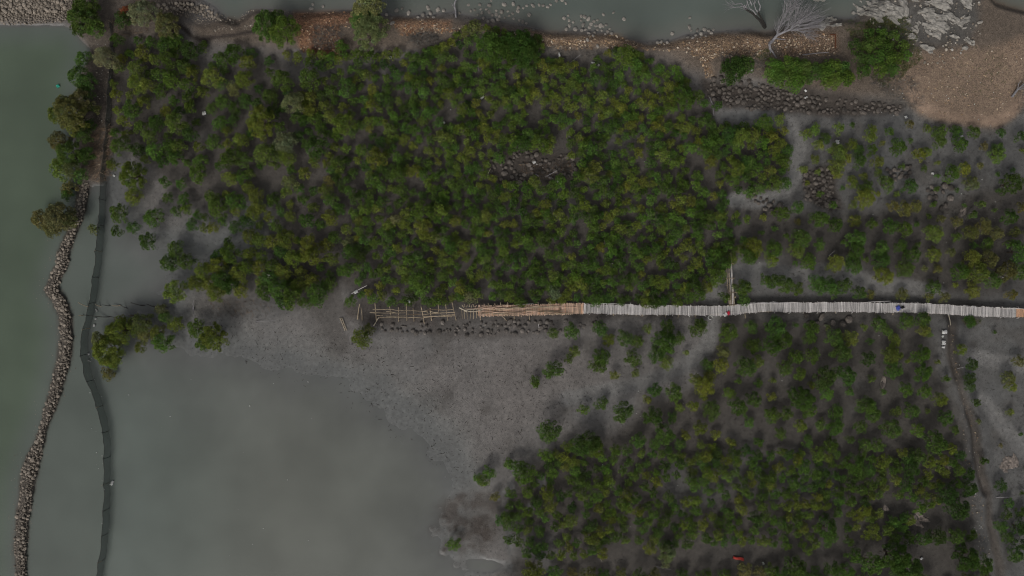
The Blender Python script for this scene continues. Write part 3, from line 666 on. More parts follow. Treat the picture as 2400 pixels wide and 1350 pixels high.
def near_ok(x, y, dmin):
    k = (int(x // 30), int(y // 30))
    for a in range(k[0] - 2, k[0] + 3):
        for b in range(k[1] - 2, k[1] + 3):
            for (qx, qy, qr) in grid.get((a, b), ()):
                if (qx - x) ** 2 + (qy - y) ** 2 < (dmin if qr is None else max(dmin, qr * 0.85)) ** 2: return False
    return True
def put(x, y, r):
    grid.setdefault((int(x // 30), int(y // 30)), []).append((x, y, r))
for p in PLANTS: put(p[0], p[1], p[2])
for poly, sp, (ra, rb), hw in STANDS:
    P = np.array(poly); lo = P.min(0); hi = P.max(0)
    n = int((hi[0] - lo[0]) * (hi[1] - lo[1]) / (sp * sp) * 9)
    cx = RNG.uniform(lo[0], hi[0], n); cy = RNG.uniform(lo[1], hi[1], n)
    ins = sdist(poly, cx, cy) > -4
    dens = fbm(cx, cy, 70, 91, 3)
    hf = fbm(cx, cy, 120, 57, 3)
    for pth in PATHS: ins &= ldist(pth, cx, cy) > 19
    for x, y, k, dv, hv in zip(cx, cy, ins, dens, hf):
        if not k or dv < -0.55: continue
        if any(((x - g[0]) / g[2]) ** 2 + ((y - g[1]) / g[3]) ** 2 < 1.0 for g in GAPS): continue
        if not near_ok(x, y, sp * r_.uniform(0.85, 1.15)): continue
        put(x, y, None)
        h_ = r_.choice(hw)
        if hv > 0.3 and r_.random() < 0.6: h_ = 'y'
        if hv < -0.35 and r_.random() < 0.5: h_ = 'd' if r_.random() < 0.5 else 'g'
        PLANTS.append((x, y, ra + (rb * 1.10 - ra) * r_.random() ** 1.5, h_, False))

def cls(r_m):
    return int(np.argmin([abs(math.log(r_m / c[0])) for c in CLASSES]))
recs = []
for (px, py, rp, h_, named) in PLANTS:
    rm = rp / PPM * (1.04 if named else 1.03)
    c = cls(rm)
    s = rm / CLASSES[c][0]
    top = (CLASSES[c][4] + CLASSES[c][5]) * s
    p = W(px, py, top * 0.7); z = gz(p.x, p.y)
    p = W(px, py, max(z, 0) + top * 0.7); z = gz(p.x, p.y)
    recs.append(dict(px=px, py=py, r=rm, c=c, s=s, x=p.x, y=p.y, z=min(z, 10) - 0.03 if z > -0.2 else -0.2, h=h_, named=named))
trees = [q for q in recs if q['c'] >= 4 or (q['c'] == 3 and q['h'] in 'tonr')]
shrubs = [q for q in recs if q not in trees]
shrubs.sort(key=lambda q: -(q['r'] + (0.25 if q['named'] else 0)) * (1 if -5 < q['px'] < 2405 and -5 < q['py'] < 1355 else 0.01))
single, mass = shrubs[:300], shrubs[300:]

LMARK = [('by the upper net fence', 270, 200), ('by the middle net fence', 290, 480), ('by the pond stake rows', 330, 780),
         ('seaward of the stony bank', 170, 250), ('on the pale stone breakwater', 150, 500), ('behind the red-brown shore cut', 760, 150), ('below the shore boulders', 1120, 120),
         ('in the clump beside the pond', 520, 560), ('in the clump by the bamboo ladder', 720, 640), ('above the unfinished bamboo frame', 960, 660), ('near the fallen ladder', 820, 770),
         ('around the dark stone clearing', 1250, 390), ('in the open west thicket', 560, 300), ('in the thicket heart', 950, 420), ('above the new tan decking', 1250, 640), ('above the grey walkway', 1500, 620),
         ('behind the gravel strip', 1450, 160), ('west of the pale mud channel', 1700, 350), ('by the bamboo side landing', 1715, 640), ('under the grey dead tree', 1830, 170),
         ('on the grassy coral shore', 2060, 130), ('by the square stone heap', 1920, 430), ('below the dark stone strip', 1900, 320), ('at the foot of the tan beach', 2230, 320),
         ('on the mud by the far edge', 2350, 420), ('along the winding mud path', 1950, 630), ('near the blue bag on the walkway', 2100, 640), ('near the walkway end', 2330, 620),
         ('just below the tan decking', 1330, 770), ('between walkway and foot path', 1550, 830), ('below the red and white flag', 1720, 830), ('below the walkway stones', 1930, 830), ('beside the white rubbish bags', 2180, 830),
         ('on the mud east of the ditch', 2330, 860), ('by the curve of the foot path', 1480, 960), ('on the brown mud patch', 1090, 1220), ('at the lower thicket pond corner', 1240, 1120),
         ('in the lower thicket, west part', 1420, 1150), ('in the lower thicket heart', 1700, 1100), ('along the top of the lower thicket', 1850, 950), ('by the earth bank', 2260, 1050), ('in the dark corner stand', 2260, 1250),
         ('near the red cloth', 1700, 1320), ('in the lower thicket, east part', 2050, 1080), ('at the lower rim of the mangroves', 1350, 1330)]
ORD = ['first', 'second', 'third', 'fourth', 'fifth', 'sixth', 'seventh', 'eighth', 'ninth', 'tenth', 'eleventh', 'twelfth', 'thirteenth', 'fourteenth', 'fifteenth', 'sixteenth', 'seventeenth', 'eighteenth']
def label_all(lst, noun):
    grp = {}
    for q in lst:
        lm = min(LMARK, key=lambda m: (m[1] - q['px']) ** 2 + (m[2] - q['py']) ** 2)[0]
        sz = 'small' if q['r'] < 0.8 else 'mid-sized' if q['r'] < 1.2 else 'large' if q['r'] < 2.0 else 'very large'
        q['txt'] = '%s %s %s %s' % (sz, HUENAME[q['h']], noun, lm)
        grp.setdefault(q['txt'], []).append(q)
    for t, qs in grp.items():
        if len(qs) == 1: qs[0]['label'] = t; continue
        qs.sort(key=lambda q: q['px'])
        for i, q in enumerate(qs):
            q['label'] = t + (', westmost such' if i == 0 else ', eastmost such' if i == len(qs) - 1 else ', %s from west' % ORD[i])
label_all(single, 'mangrove bush'); label_all(trees, 'mangrove tree')

SHRUBMESH = {}
def shrub_mesh(c, v):
    if (c, v) not in SHRUBMESH:
        V, F, T = proto(c, v)
        R_, nc, per, lf, Hc, bz = CLASSES[c]
        lb = limbs(R_, Hc, 4 + c, c * 10 + v, bz, 0.025 + 0.012 * c)
        V2 = np.concatenate(lb.V); n0 = len(V)
        f4 = np.concatenate(lb.F4) + n0; f3 = np.concatenate(lb.F3) + n0
        SHRUBMESH[(c, v)] = mesh_np('mangrove_bush', np.concatenate([V, V2]), [F, f4, f3], [M['leaf'], M['bark']], np.concatenate([T, np.ones((len(V2), 3))]),
                                    mi=np.concatenate([np.zeros(len(F)), np.ones(len(f4) + len(f3))]))
    return SHRUBMESH[(c, v)]
def hue_of(q):
    b = HUES[q['h']]; k = r_.uniform(0.85, 1.22)
    return (b[0] * k * r_.uniform(0.88, 1.15), b[1] * k, b[2] * k * r_.uniform(0.85, 1.2), 1)
for i, q in enumerate(single):
    o = bpy.data.objects.new('mangrove_bush', shrub_mesh(q['c'], r_.randrange(NVAR)))
    o.location = (q['x'], q['y'], q['z']); o.rotation_euler = (0, 0, r_.uniform(0, 6.28))
    k = r_.uniform(0.88, 1.14)
    o.scale = (q['s'] * k, q['s'] / k, q['s'] * r_.uniform(0.85, 1.2))
    o.color = hue_of(q)
    tag(link(o), q['label'], 'bush', 'mangrove bushes')
TRUNK, CROWN = {}, {}
for i, q in enumerate(trees):
    v = r_.randrange(NVAR); c = q['c']
    R_, nc, per, lf, Hc, bz = CLASSES[c]
    if (c, v) not in CROWN:
        V, F, T = leaf_cloud(R_, Hc, int(nc * 1.15), int(per * 1.25), lf * 0.88, 900 + 10 * c + v, bz)
        CROWN[(c, v)] = mesh_np('crown', V, [F], [M['leaf']], T)
        TRUNK[(c, v)] = limbs(R_, Hc, 9, 70 + 10 * c + v, bz, 0.05 + 0.015 * c).mesh('trunk', M['bark'])
    e = empty('mangrove_tree', (q['x'], q['y'], q['z']), q['label'], 'tree', 'taller mangrove trees')
    rz = r_.uniform(0, 6.28); k = r_.uniform(0.88, 1.14)
    for nm, me in (('trunk', TRUNK[(c, v)]), ('crown', CROWN[(c, v)])):
        o = bpy.data.objects.new(nm, me); o.rotation_euler = (0, 0, rz); o.scale = (q['s'] * k, q['s'] / k, q['s'] * 1.05)
        if nm == 'crown': o.color = hue_of(q)
        link(o, e)
# the rest of the closed stand: one object
VV, FF, TT, n0 = [], [], [], 0
for q in mass:
    V, F, T = proto(q['c'], r_.randrange(NVAR))
    a = r_.uniform(0, 6.28); k = r_.uniform(0.88, 1.14); ca, sa = math.cos(a), math.sin(a)
    x = V[:, 0] * q['s'] * k; y = V[:, 1] * q['s'] / k
    VV.append(np.stack([x * ca - y * sa + q['x'], x * sa + y * ca + q['y'], V[:, 2] * q['s'] * r_.uniform(0.7, 1.4) + q['z']], 1))
    FF.append(F + n0); TT.append(T * np.array(hue_of(q)[:3])); n0 += len(V)
me = mesh_np('mangrove_thicket', np.concatenate(VV), [np.concatenate(FF)], [M['leaf']], np.concatenate(TT))
tag(link(bpy.data.objects.new('mangrove_thicket', me)), 'closed stand of low green mangrove bushes filling the mudflat', 'mangroves', kind='stuff')
print('plants', len(recs), 'single', len(single), 'trees', len(trees), 'mass', len(mass), 'mass tris', 2 * sum(len(f) for f in FF))

# ------------------------------------------------------------------ stones
def stone_proto(seed, sub=1):
    import bmesh
    bm = bmesh.new(); bmesh.ops.create_icosphere(bm, subdivisions=sub, radius=1.0)
    r = random.Random(seed); off = Vector((seed * 3.1, seed * 1.7, 0))
    sc = (r.uniform(0.85, 1.2), r.uniform(0.7, 1.0), r.uniform(0.5, 0.75))
    planes = [(Vector((r.gauss(0, 1), r.gauss(0, 1), r.gauss(0, 1))).normalized(), r.uniform(0.68, 0.9)) for _ in range(7)]
    V = []
    for v in bm.verts:
        p = v.co.copy()
        for n, d in planes:                         # chipped faces
            k = p.dot(n)
            if k > d: p -= n * (k - d)
        p *= 1 + 0.10 * mnoise.noise(p * 1.6 + off)
        V.append((p.x * sc[0], p.y * sc[1], p.z * sc[2]))
    F = [[v.index for v in f.verts] for f in bm.faces]
    bm.free()
    return np.array(V), np.array(F)
SP = [stone_proto(i + 1, 2) for i in range(9)]
SPL = [stone_proto(i + 31, 1) for i in range(8)]
STONE_MESH = {}
def stone_mesh(mat, v):
    if (mat, v) not in STONE_MESH:
        STONE_MESH[(mat, v)] = mesh_np('stone', SP[v][0], [SP[v][1]], [M[mat]])
    return STONE_MESH[(mat, v)]
def add_stone(px, py, rp, mat, parent=None, base=Vector((0, 0, 0)), sink=0.25, lift=0.0, name='stone'):
    p = G(px, py); rm = rp / PPM
    o = bpy.data.objects.new(name, stone_mesh(mat, r_.randrange(len(SP))))
    z = max(p.z, -0.08) + rm * (0.6 - sink) + lift
    o.location = Vector((p.x, p.y, z)) - base
    o.rotation_euler = (r_.uniform(-.25, .25), r_.uniform(-.25, .25), r_.uniform(0, 6.28))
    k = r_.uniform(0.85, 1.15)
    o.scale = (rm * k, rm / k, rm * r_.uniform(0.75, 1.0))
    return link(o, parent)
def stone_cloud(name, items, mat, parent=None, base=Vector((0, 0, 0)), tints=None):
    """many small stones as one mesh; items: (x, y, z, r)"""
    VV, FF, TT, n0 = [], [], [], 0
    for i, (x, y, z, rr) in enumerate(items):
        V, F = SPL[r_.randrange(len(SPL))]
        a = r_.uniform(0, 6.28); ca, sa = math.cos(a), math.sin(a); k = r_.uniform(0.8, 1.2)
        X = V[:, 0] * rr * k; Y = V[:, 1] * rr / k
        VV.append(np.stack([X * ca - Y * sa + x - base.x, X * sa + Y * ca + y - base.y, V[:, 2] * rr + z - base.z], 1))
        FF.append(F + n0); n0 += len(V)
        t = np.asarray(tints[i] if tints is not None else (1, 1, 1)) * r_.uniform(0.6, 1.35)
        TT.append(np.broadcast_to(t, (len(V), 3)))
    me = mesh_np(name, np.concatenate(VV), [np.concatenate(FF)], [M[mat]], np.concatenate(TT))
    return tag(link(bpy.data.objects.new(name, me), parent), kind='stuff')

def fill_poly(poly, sp, jit=0.3, n_try=14, seed=1, smin=0.62, smax=1.35):
    P = np.array(poly); lo = P.min(0); hi = P.max(0)
    rg = np.random.default_rng(seed)
    n = int((hi[0] - lo[0]) * (hi[1] - lo[1]) / sp / sp * n_try) + 20
    cx = rg.uniform(lo[0], hi[0], n); cy = rg.uniform(lo[1], hi[1], n)
    ok = sdist(poly, cx, cy) > 0
    out = []
    cell = {}
    for x, y, k in zip(cx, cy, ok):
        if not k: continue
        d = sp * rg.uniform(smin, smax)
        c0 = (int(x // (2 * sp)), int(y // (2 * sp)))
        bad = False
        for a in (-1, 0, 1):
            for b in (-1, 0, 1):
                for (u, v, w) in cell.get((c0[0] + a, c0[1] + b), ()):
                    if (u - x) ** 2 + (v - y) ** 2 < (0.5 * (d + w)) ** 2: bad = True; break
        if bad: continue
        cell.setdefault(c0, []).append((x, y, d)); out.append((x, y, d * 0.56))
    return out

# breakwater of pale rubble
bl, br = [], []
rw = random.Random(2)
for i in range(len(BREAK) - 1):
    for k in range(5):
        t = k / 5; x = BREAK[i][0] + (BREAK[i + 1][0] - BREAK[i][0]) * t; y = BREAK[i][1] + (BREAK[i + 1][1] - BREAK[i][1]) * t; w = BREAKW[i] + (BREAKW[i + 1] - BREAKW[i]) * t
        bl.append((x - w * rw.uniform(0.72, 1.12), y)); br.append((x + w * rw.uniform(0.72, 1.12), y))
bpoly = bl + br[::-1]
bst = fill_poly(bpoly, 5.8, seed=3, smin=0.5, smax=1.5)
B0 = G(150, 800); B0.z = 0
bw_e = empty('breakwater', B0, 'long winding breakwater of pale rubble stones between sea and pond', 'breakwater')
bst.sort(key=lambda t: -t[2] if -4 < t[1] < 1354 else 0)
for (x, y, rp) in bst[:300]: add_stone(x, y, rp * 1.08, 'stone_pale', bw_e, B0, lift=0.03)
rest = []
for (x, y, rp) in bst[300:]:
    p = G(x, y); rest.append((p.x, p.y, max(p.z, -0.05) + rp / PPM * 0.4, rp / PPM * 1.1))
for (x, y, rp) in fill_poly(bpoly, 4.2, seed=5):
    p = G(x, y); rest.append((p.x, p.y, max(p.z, -0.05) + 0.02, rp / PPM))
for (x, y) in [(BREAK[i][0] + s * (BREAKW[i] + r_.uniform(1, 13)) + r_.uniform(-3, 3), BREAK[i][1] + r_.uniform(-25, 25)) for i in range(3, len(BREAK) - 1) for s in (-1, -1, -1, 1) for _ in range(7)]:
    p = G(x, y); rest.append((p.x, p.y, max(p.z, -0.08) + 0.02, r_.uniform(0.06, 0.14)))
stone_cloud('rubble', rest, 'stone_pale', bw_e, B0)

# rubble bank in the corner
poly = [(-40,-40),(175,-40),(168,25),(150,50),(60,58),(-40,56)]
st = fill_poly([(-40,-40),(165,-40),(160,20),(120,30),(-40,32)], 9.0, seed=8)
e0 = G(80, 20)
e = empty('rubble_bank', e0, 'bank of pale rubble stones in the corner beside the green sea', 'rubble bank')
st.sort(key=lambda t: -t[2] if t[0] > 0 and t[1] > 0 else 0)
for (x, y, rp) in st[:150]: add_stone(x, y, rp * 1.1, 'stone_pale', e, e0)
rest = [(G(x, y).x, G(x, y).y, G(x, y).z + 0.02, rp / PPM * 1.1) for (x, y, rp) in st[150:] + fill_poly(poly, 5.0, seed=9)]
stone_cloud('rubble', rest, 'stone_pale', e, e0)
poly = [(365,12),(400,8),(480,14),(520,48),(545,62),(500,75),(440,40),(370,22)]
e0 = G(460, 30)
e = empty('rubble_bank', e0, 'curved spill of pale stones where the bank meets the northern water', 'rubble bank')
for (x, y, rp) in fill_poly([(370,10),(400,6),(480,12),(525,46),(520,58),(470,32),(370,20)], 8, seed=12): add_stone(x, y, rp * 1.05, 'stone_pale', e, e0)
stone_cloud('rubble', [(G(x, y).x, G(x, y).y, G(x, y).z + 0.02, rp / PPM) for (x, y, rp) in fill_poly(poly, 5.0, seed=13)], 'stone_pale', e, e0)

# round boulders on the northern shore: three heaps, and loose ones in the water
def tile(o, s): return [(o[0] + float(a.split(',')[0]) / 3, o[1] + float(a.split(',')[1]) / 3, (float(a.split(',')[2]) / 3) if a.count(',') > 1 else None) for a in s.split()]
H1 = tile((600, 0), "1210,60,18 1280,70,20 1075,95,19 1175,108,17 1225,95,17 1140,125 960,165,17 1495,40 1575,40 1640,45,18 1655,15 1745,40,17 1540,75 1510,80 1590,95 1640,90 1690,105 1725,90,17 1770,85 1665,150,20 1560,105 1600,130 1700,140,17 1780,115 1430,92 1250,125 1210,120 950,140 920,105 1620,70 1580,70 1710,120 1750,130 1630,155 1660,110 1690,80") + tile((1200, 0), "10,40,16 45,60,15 105,50 145,50,17 190,45 218,50,14 250,60,16 270,45 80,65 40,85,14 5,100 120,112,18 10,135 50,145 100,165 75,155 150,215")
H2 = tile((1200, 0), "365,135,17 395,115 430,160 400,150 485,120 510,125,15 535,140,18 485,150 575,155 600,148 405,182,17 380,205,17 445,208,18 500,180,19 555,175 590,185 620,185,16 660,180 685,205 640,190 700,238 670,225 530,282,14 600,325,15 570,255 540,235 490,215,16 545,195 515,210 600,210 630,215 655,240 580,230")
H3 = tile((1200, 0), "1245,195,17 1260,218 1300,215,15 1350,210,18 1380,218 1415,212 1235,265 1270,270 1330,240,16 1360,260 1025,300,14 1050,298,14 1090,300 1400,235 1290,250 1320,270")
for lst, c, lab in ((H1, (1130, 30), 'broad row of round grey boulders along the northern shore'), (H2, (1390, 60), 'heap of round boulders on a small point reaching into the water'), (H3, (1640, 78), 'scattered round boulders on the shore gravel near the dead trees')):
    e0 = G(*c); e0.z = 0
    e = empty('boulder_heap', e0, lab, 'boulders')
    for (x, y, rp) in lst: add_stone(x, y, (rp or r_.uniform(10, 14) / 3) , 'stone_grey', e, e0, sink=0.2)
LOOSE = [((930, 26), 5, 'grey boulder standing in water by the big olive shore tree'), ((943, 21), 4, 'small grey boulder in the water west of the boulder row'), ((1040, 25), 4.5, 'grey boulder at the waterline by the pale driftwood post'),
         ((730, 22), 5, 'grey boulder in the water above the red-brown cut'), ((734, 12), 4, 'dark low boulder awash above the red-brown cut'), ((758, 16), 4, 'smaller boulder awash beside the olive shore tree'),
         ((1303, 6), 5, 'boulder far out in the northern water, nearer the point'), ((1316, 5), 5, 'boulder far out in the northern water, outermost of the string'), ((1325, 12), 4, 'dark boulder awash at the end of the stone string'),
         ((1461, 48), 4.5, 'lone boulder in the bay between the two stone points'), ((1413, 37), 4, 'dark boulder awash above the stony point'), ((1437, 33), 4, 'dark boulder awash east of the stony point'), ((1575, 80), 5, 'lone boulder at the water edge in the bay'),
         ((1615, 44), 4, 'boulder standing out in the water west of the dead trunks'), ((2295, 53), 6, 'pale rounded boulder by the shallow water near the coral rock')]
for (p, rp, lab) in LOOSE:
    tag(add_stone(p[0], p[1], rp, 'stone_grey', name='boulder', sink=0.15), lab, 'boulder', 'loose boulders')
# dark stone heaps
def heap(poly, sp, seed, lab, mat='stone_dark', scale=1.05, drop=0.0):
    P = np.array(poly).mean(0); e0 = G(*P)
    e = empty('stone_heap', e0, lab, 'stone heap', 'dark stone heaps')
    for (x, y, rp) in fill_poly(poly, sp, seed=seed):
        if r_.random() < drop: continue
        add_stone(x, y, rp * scale, mat, e, e0, sink=0.2)
heap([(1650,192),(1700,180),(1760,190),(1810,208),(1900,226),(2000,235),(2110,250),(2112,266),(2000,266),(1940,268),(1800,258),(1720,255),(1660,228)], 9.3, 21, 'long strip of dark weathered stones below the shore bushes', drop=0.16)
heap([(1880,398),(1958,394),(1950,440),(1965,490),(1945,494),(1920,482),(1886,468)], 9.0, 22, 'dense square heap of dark stones beside the pale mud channel')
heap([(1150,368),(1200,355),(1345,362),(1355,405),(1330,428),(1210,432),(1148,422)], 9.5, 23, 'dark stones and driftwood in the clearing inside the thicket', drop=0.35)
heap([(2078,392),(2100,400),(2135,388),(2132,412),(2110,424),(2080,418)], 11, 25, 'small group of dark stones on the mud below the beach')
heap([(1748,455),(1765,452),(1800,468),(1835,475),(1835,490),(1800,500),(1780,480),(1755,472)], 12, 26, 'little trail of dark stones beside the square heap')
heap([(2172,440),(2190,425),(2230,440),(2225,480),(2205,492),(2180,480)], 12, 27, 'dark stones partly sunk in mud near the far mangroves', drop=0.2)
heap([(1862,738),(1900,734),(1990,736),(2010,748),(1960,768),(1900,760)], 13, 28, 'dark stones under the walkway east of the flag', drop=0.45)
heap([(880,756),(1000,756),(1130,755),(1300,752),(1420,745),(1425,756),(1340,770),(1290,780),(1150,786),(1000,784),(900,775)], 9.5, 29, 'row of brown-grey stones along the foot of the bamboo walkway', 'stone_walk', 0.92, drop=0.30)

# pebbles and shingle lying on the gravel: far too many to count
items, tints = [], []
def scatter(poly, n, rr, cols, seed):
    P = np.array(poly); lo = P.min(0); hi = P.max(0); rg = np.random.default_rng(seed)
    got = 0
    cx = rg.uniform(lo[0], hi[0], n * 6); cy = rg.uniform(lo[1], hi[1], n * 6)
    ok = sdist(poly, cx, cy) > 0
    for x, y, k in zip(cx, cy, ok):
        if not k: continue
        p = G(x, y); q = rr[0] + (rr[1] - rr[0]) * rg.random() ** 2.5
        items.append((p.x, p.y, p.z + q * 0.2, q)); tints.append(cols[rg.integers(len(cols))]); got += 1
        if got >= n: break
TAN = [(0.40, 0.29, 0.19), (0.33, 0.22, 0.13), (0.45, 0.36, 0.26), (0.24, 0.16, 0.10), (0.50, 0.43, 0.35)]
RED = [(0.32, 0.17, 0.09), (0.38, 0.25, 0.15), (0.45, 0.36, 0.27), (0.22, 0.11, 0.06)]
GRY = [(0.26, 0.23, 0.19), (0.34, 0.30, 0.25), (0.18, 0.15, 0.12)]
scatter(BEACH, 750, (0.03, 0.11), TAN, 1)
for i, g in enumerate(GRAVEL_RED): scatter(g, [450, 350, 1300, 350][i], (0.04, 0.16), RED if i < 2 else TAN, 2 + i)
scatter([(600,20),(700,28),(690,60),(560,70),(450,60),(500,40)], 450, (0.04, 0.15), GRY, 8)
scatter([(2010,0),(2300,0),(2300,80),(2240,150),(2080,150)], 350, (0.04, 0.2), GRY + [(0.4, 0.37, 0.33)], 9)
scatter([(210,90),(262,90),(262,420),(200,430),(205,200)], 260, (0.03, 0.12), GRY, 10)
scatter([(170,420),(205,425),(200,470),(180,500)], 120, (0.06, 0.16), GRY, 11)
scatter([(2230,760),(2250,900),(2290,1000),(2300,1150),(2330,1350),(2300,1350),(2270,1150),(2250,950),(2225,850)], 260, (0.03, 0.10), TAN + GRY, 12)
scatter([(900,40),(1250,75),(1250,85),(1060,75),(900,60)], 300, (0.05, 0.16), GRY + RED, 13)
stone_cloud('shingle', items, 'pebble', tints=tints)
bpy.data.objects['shingle']['label'] = 'tan and grey shingle strewn over the shore gravel'

# ------------------------------------------------------------------ weathered coral rock
def coral(px, py, rx, ry, ang, seed, lab, hgt=0.30, lace=0.55, mat='coral'):
    n = 40
    u = np.linspace(-1.15, 1.15, n)
    U, Vv = np.meshgrid(u, u)
    lx = U * rx; ly = Vv * ry
    ca, sa = math.cos(ang), math.sin(ang)
    X = px + lx * ca - ly * sa; Y = py + lx * sa + ly * ca
    gx_ = (lx + 5 * fbm(X, Y, 14, seed, 2)); gy_ = ly * 2.1
    f = 1.0 - np.sqrt(U ** 2 + Vv ** 2) ** 2.2 + lace * fbm(gx_, gy_, 17, seed + 3, 4) + 0.3 * fbm(X, Y, 22, seed + 9, 2) - 0.46
    P0 = G(px, py)
    wx, wy = (X - 1200) / PPM, (675 - Y) / PPM
    g = GH[np.clip(np.searchsorted(ys, wy), 0, nyy - 1), np.clip(np.searchsorted(xs, wx), 0, nxx - 1)]
    z = np.maximum(g, -0.05) - 0.12 + hgt * np.minimum(1.0, np.maximum(0.0, f * 2.6 + 0.25) ** 0.6) + 0.07 * fbm(X, Y, 7, seed, 2) + 0.10 * fbm(gx_, gy_, 9, seed + 5, 2)
    V = np.stack([wx - P0.x, wy - P0.y, z - P0.z], -1).reshape(-1, 3)
    idx = np.arange(n * n).reshape(n, n)
    q = np.stack([idx[:-1, :-1], idx[:-1, 1:], idx[1:, 1:], idx[1:, :-1]], -1)
    keep = (f[:-1, :-1] + f[1:, 1:] + f[1:, :-1] + f[:-1, 1:]) / 4 > -0.09
    q = q[keep][:, ::-1]
    used = np.unique(q); mp = np.full(n * n, -1); mp[used] = np.arange(len(used))
    o = bpy.data.objects.new('coral_rock', mesh_np('coral_rock', np.array(V)[used], [mp[q]], [M[mat]]))
    o.location = P0
    return tag(link(o), lab, 'rock', 'pale coral rocks')
CR = [(2042,24,40,34,.7,'broad ragged pale coral slab at the seaward corner'), (2090,42,34,24,.6,'lacy green-tinged coral slab full of holes'), (2150,8,30,12,.2,'flat pale coral slab at the upper picture edge'), (2108,20,9,22,-.4,'narrow upright strip of coral between larger slabs'),
      (2190,14,32,14,.5,'streaked pale coral slab running down to the shallows'), (2160,36,26,12,.2,'arched pale coral slab above the widest one'), (2178,62,36,24,.7,'widest pale coral slab in the middle of the outcrop'), (2216,52,26,13,.6,'pale coral slab beside the widest one'),
      (2248,58,18,13,-.3,'cluster of small coral heads near the shallow water'), (2126,92,21,8,.3,'pale coral slab at the rim of the shore grass'), (2161,117,19,8,.45,'smooth oval coral slab on the upper beach'), (2228,92,18,5,.1,'thin low coral ledge below the small heads'),
      (2258,103,14,7,.6,'stubby coral ledge closest to the shingle'), (2248,124,8,9,.5,'small pointed coral rock on the beach rim'), (2255,14,26,10,.7,'long broken coral ledge nearest the corner shallows'), (1945,58,22,18,-.3,'bright white coral block beside the dead tree'),
      (1921,66,8,16,.35,'slim white coral piece touching the dead branches'), (2000,31,7,6,.2,'lone small coral rock standing in the water'), (1922,0,15,6,0,'pale coral rock cut by the upper edge, in water'), (2210,5,20,10,.5,'small coral slab between the upper ledges'),
      (2137,70,12,18,.7,'small scattered coral piece left of the widest slab'), (2180,84,18,12,.9,'fan-shaped coral tongue under the widest slab')]
for i, (x, y, a, b, t, lab) in enumerate(CR): coral(x, y, a * 1.12, b * 1.15, t, 50 + i * 7, lab, lace=1.4 if i == 1 else 1.1, hgt=0.34 if a > 15 else 0.4)
# pale eroded crust patches on the mud
for i, (x, y, a, b) in enumerate([(2215,1090,15,22),(2160,1215,28,20),(2072,1190,12,8),(2365,1085,18,26),(2068,900,16,6),(2250,510,28,9)]):
    o = coral(x, y, a * 1.1, b * 1.1, 0.4 * i, 300 + 11 * i, ['flaky pale crust patch beside the earth bank', 'pink-grey crust patch at the lower mangroves', 'little pale crust spot inside the lower thicket', 'tall crust patch on the mud east of the bank', 'thin pale crust streak above the lower thicket', 'long pale crust streak among the far bushes'][i], hgt=0.20, lace=1.3, mat='crust')
    o.name = 'mud_crust'; o['category'] = 'crust'; o['group'] = 'crust patches'

# ------------------------------------------------------------------ net fence in the pond
pts = []
for i in range(len(FENCE) - 1):
    (x0, y0), (x1, y1) = FENCE[i], FENCE[i + 1]
    n = max(1, int(math.hypot(x1 - x0, y1 - y0) / 9))
    for k in range(n): pts.append((x0 + (x1 - x0) * k / n, y0 + (y1 - y0) * k / n))
pts.append(FENCE[-1])
F0 = W(*FENCE[16]); F0.z = 0
fe = empty('net_fence', F0, 'long dark green net fence on stakes crossing the shallow pond', 'fence')
NR = 6
V, F = [], []
rr = random.Random(4)
nf = len(pts); sway = [rr.uniform(-0.5, 0.5) for _ in range(nf)]
postk = [i for i in range(0, nf, 6)]
for i, (x, y) in enumerate(pts):
    b = W(x, y); zb = min(gz(b.x, b.y), 0.1) - 0.05
    k = (i % 6) / 6.0
    top = 1.30 + 0.14 * sway[i] - 0.18 * math.sin(math.pi * k) + (0.12 if 780 < y < 900 else 0)
    bulge = 0.04 + 0.10 * math.sin(math.pi * k) + 0.08 * sway[i]
    for j in range(NR):
        t = j / (NR - 1)
        V.append((b.x - F0.x + bulge * math.sin(math.pi * t) * (0.6 if t > 0.5 else 1) - 0.06 * t + 0.05 * rr.uniform(-1, 1), b.y - F0.y + 0.03 * rr.uniform(-1, 1), zb + (top - zb) * t))
for i in range(nf - 1):
    for j in range(NR - 1):
        F.append((i * NR + j, (i + 1) * NR + j, (i + 1) * NR + j + 1, i * NR + j + 1))
net = link(bpy.data.objects.new('net', mesh_np('net', np.array(V), [np.array(F)], [M['net']], smooth=True)), fe)
tb = MB(); tb.tube([Vector(V[i * NR + NR - 1]) for i in range(nf)], 0.022, 5)
tb.build('top_rope', M['stick_dark'], net)
for i in postk:
    x, y = pts[i]; b = W(x, y); zb = gz(b.x, b.y)
    m = MB(); m.tube([(0, 0, zb - 0.4), (rr.uniform(-.04, .04), rr.uniform(-.05, .05), 0.7), (rr.uniform(-.12, .08), rr.uniform(-.12, .12), 1.38 + rr.uniform(-.1, .25))], [0.035, 0.033, 0.028], 6)
    o = m.build('post', M['stick_dark'] if (i // 6) % 3 else M['bamboo_tan'], fe); o.location = Vector((b.x - 0.03, b.y, 0)) - F0

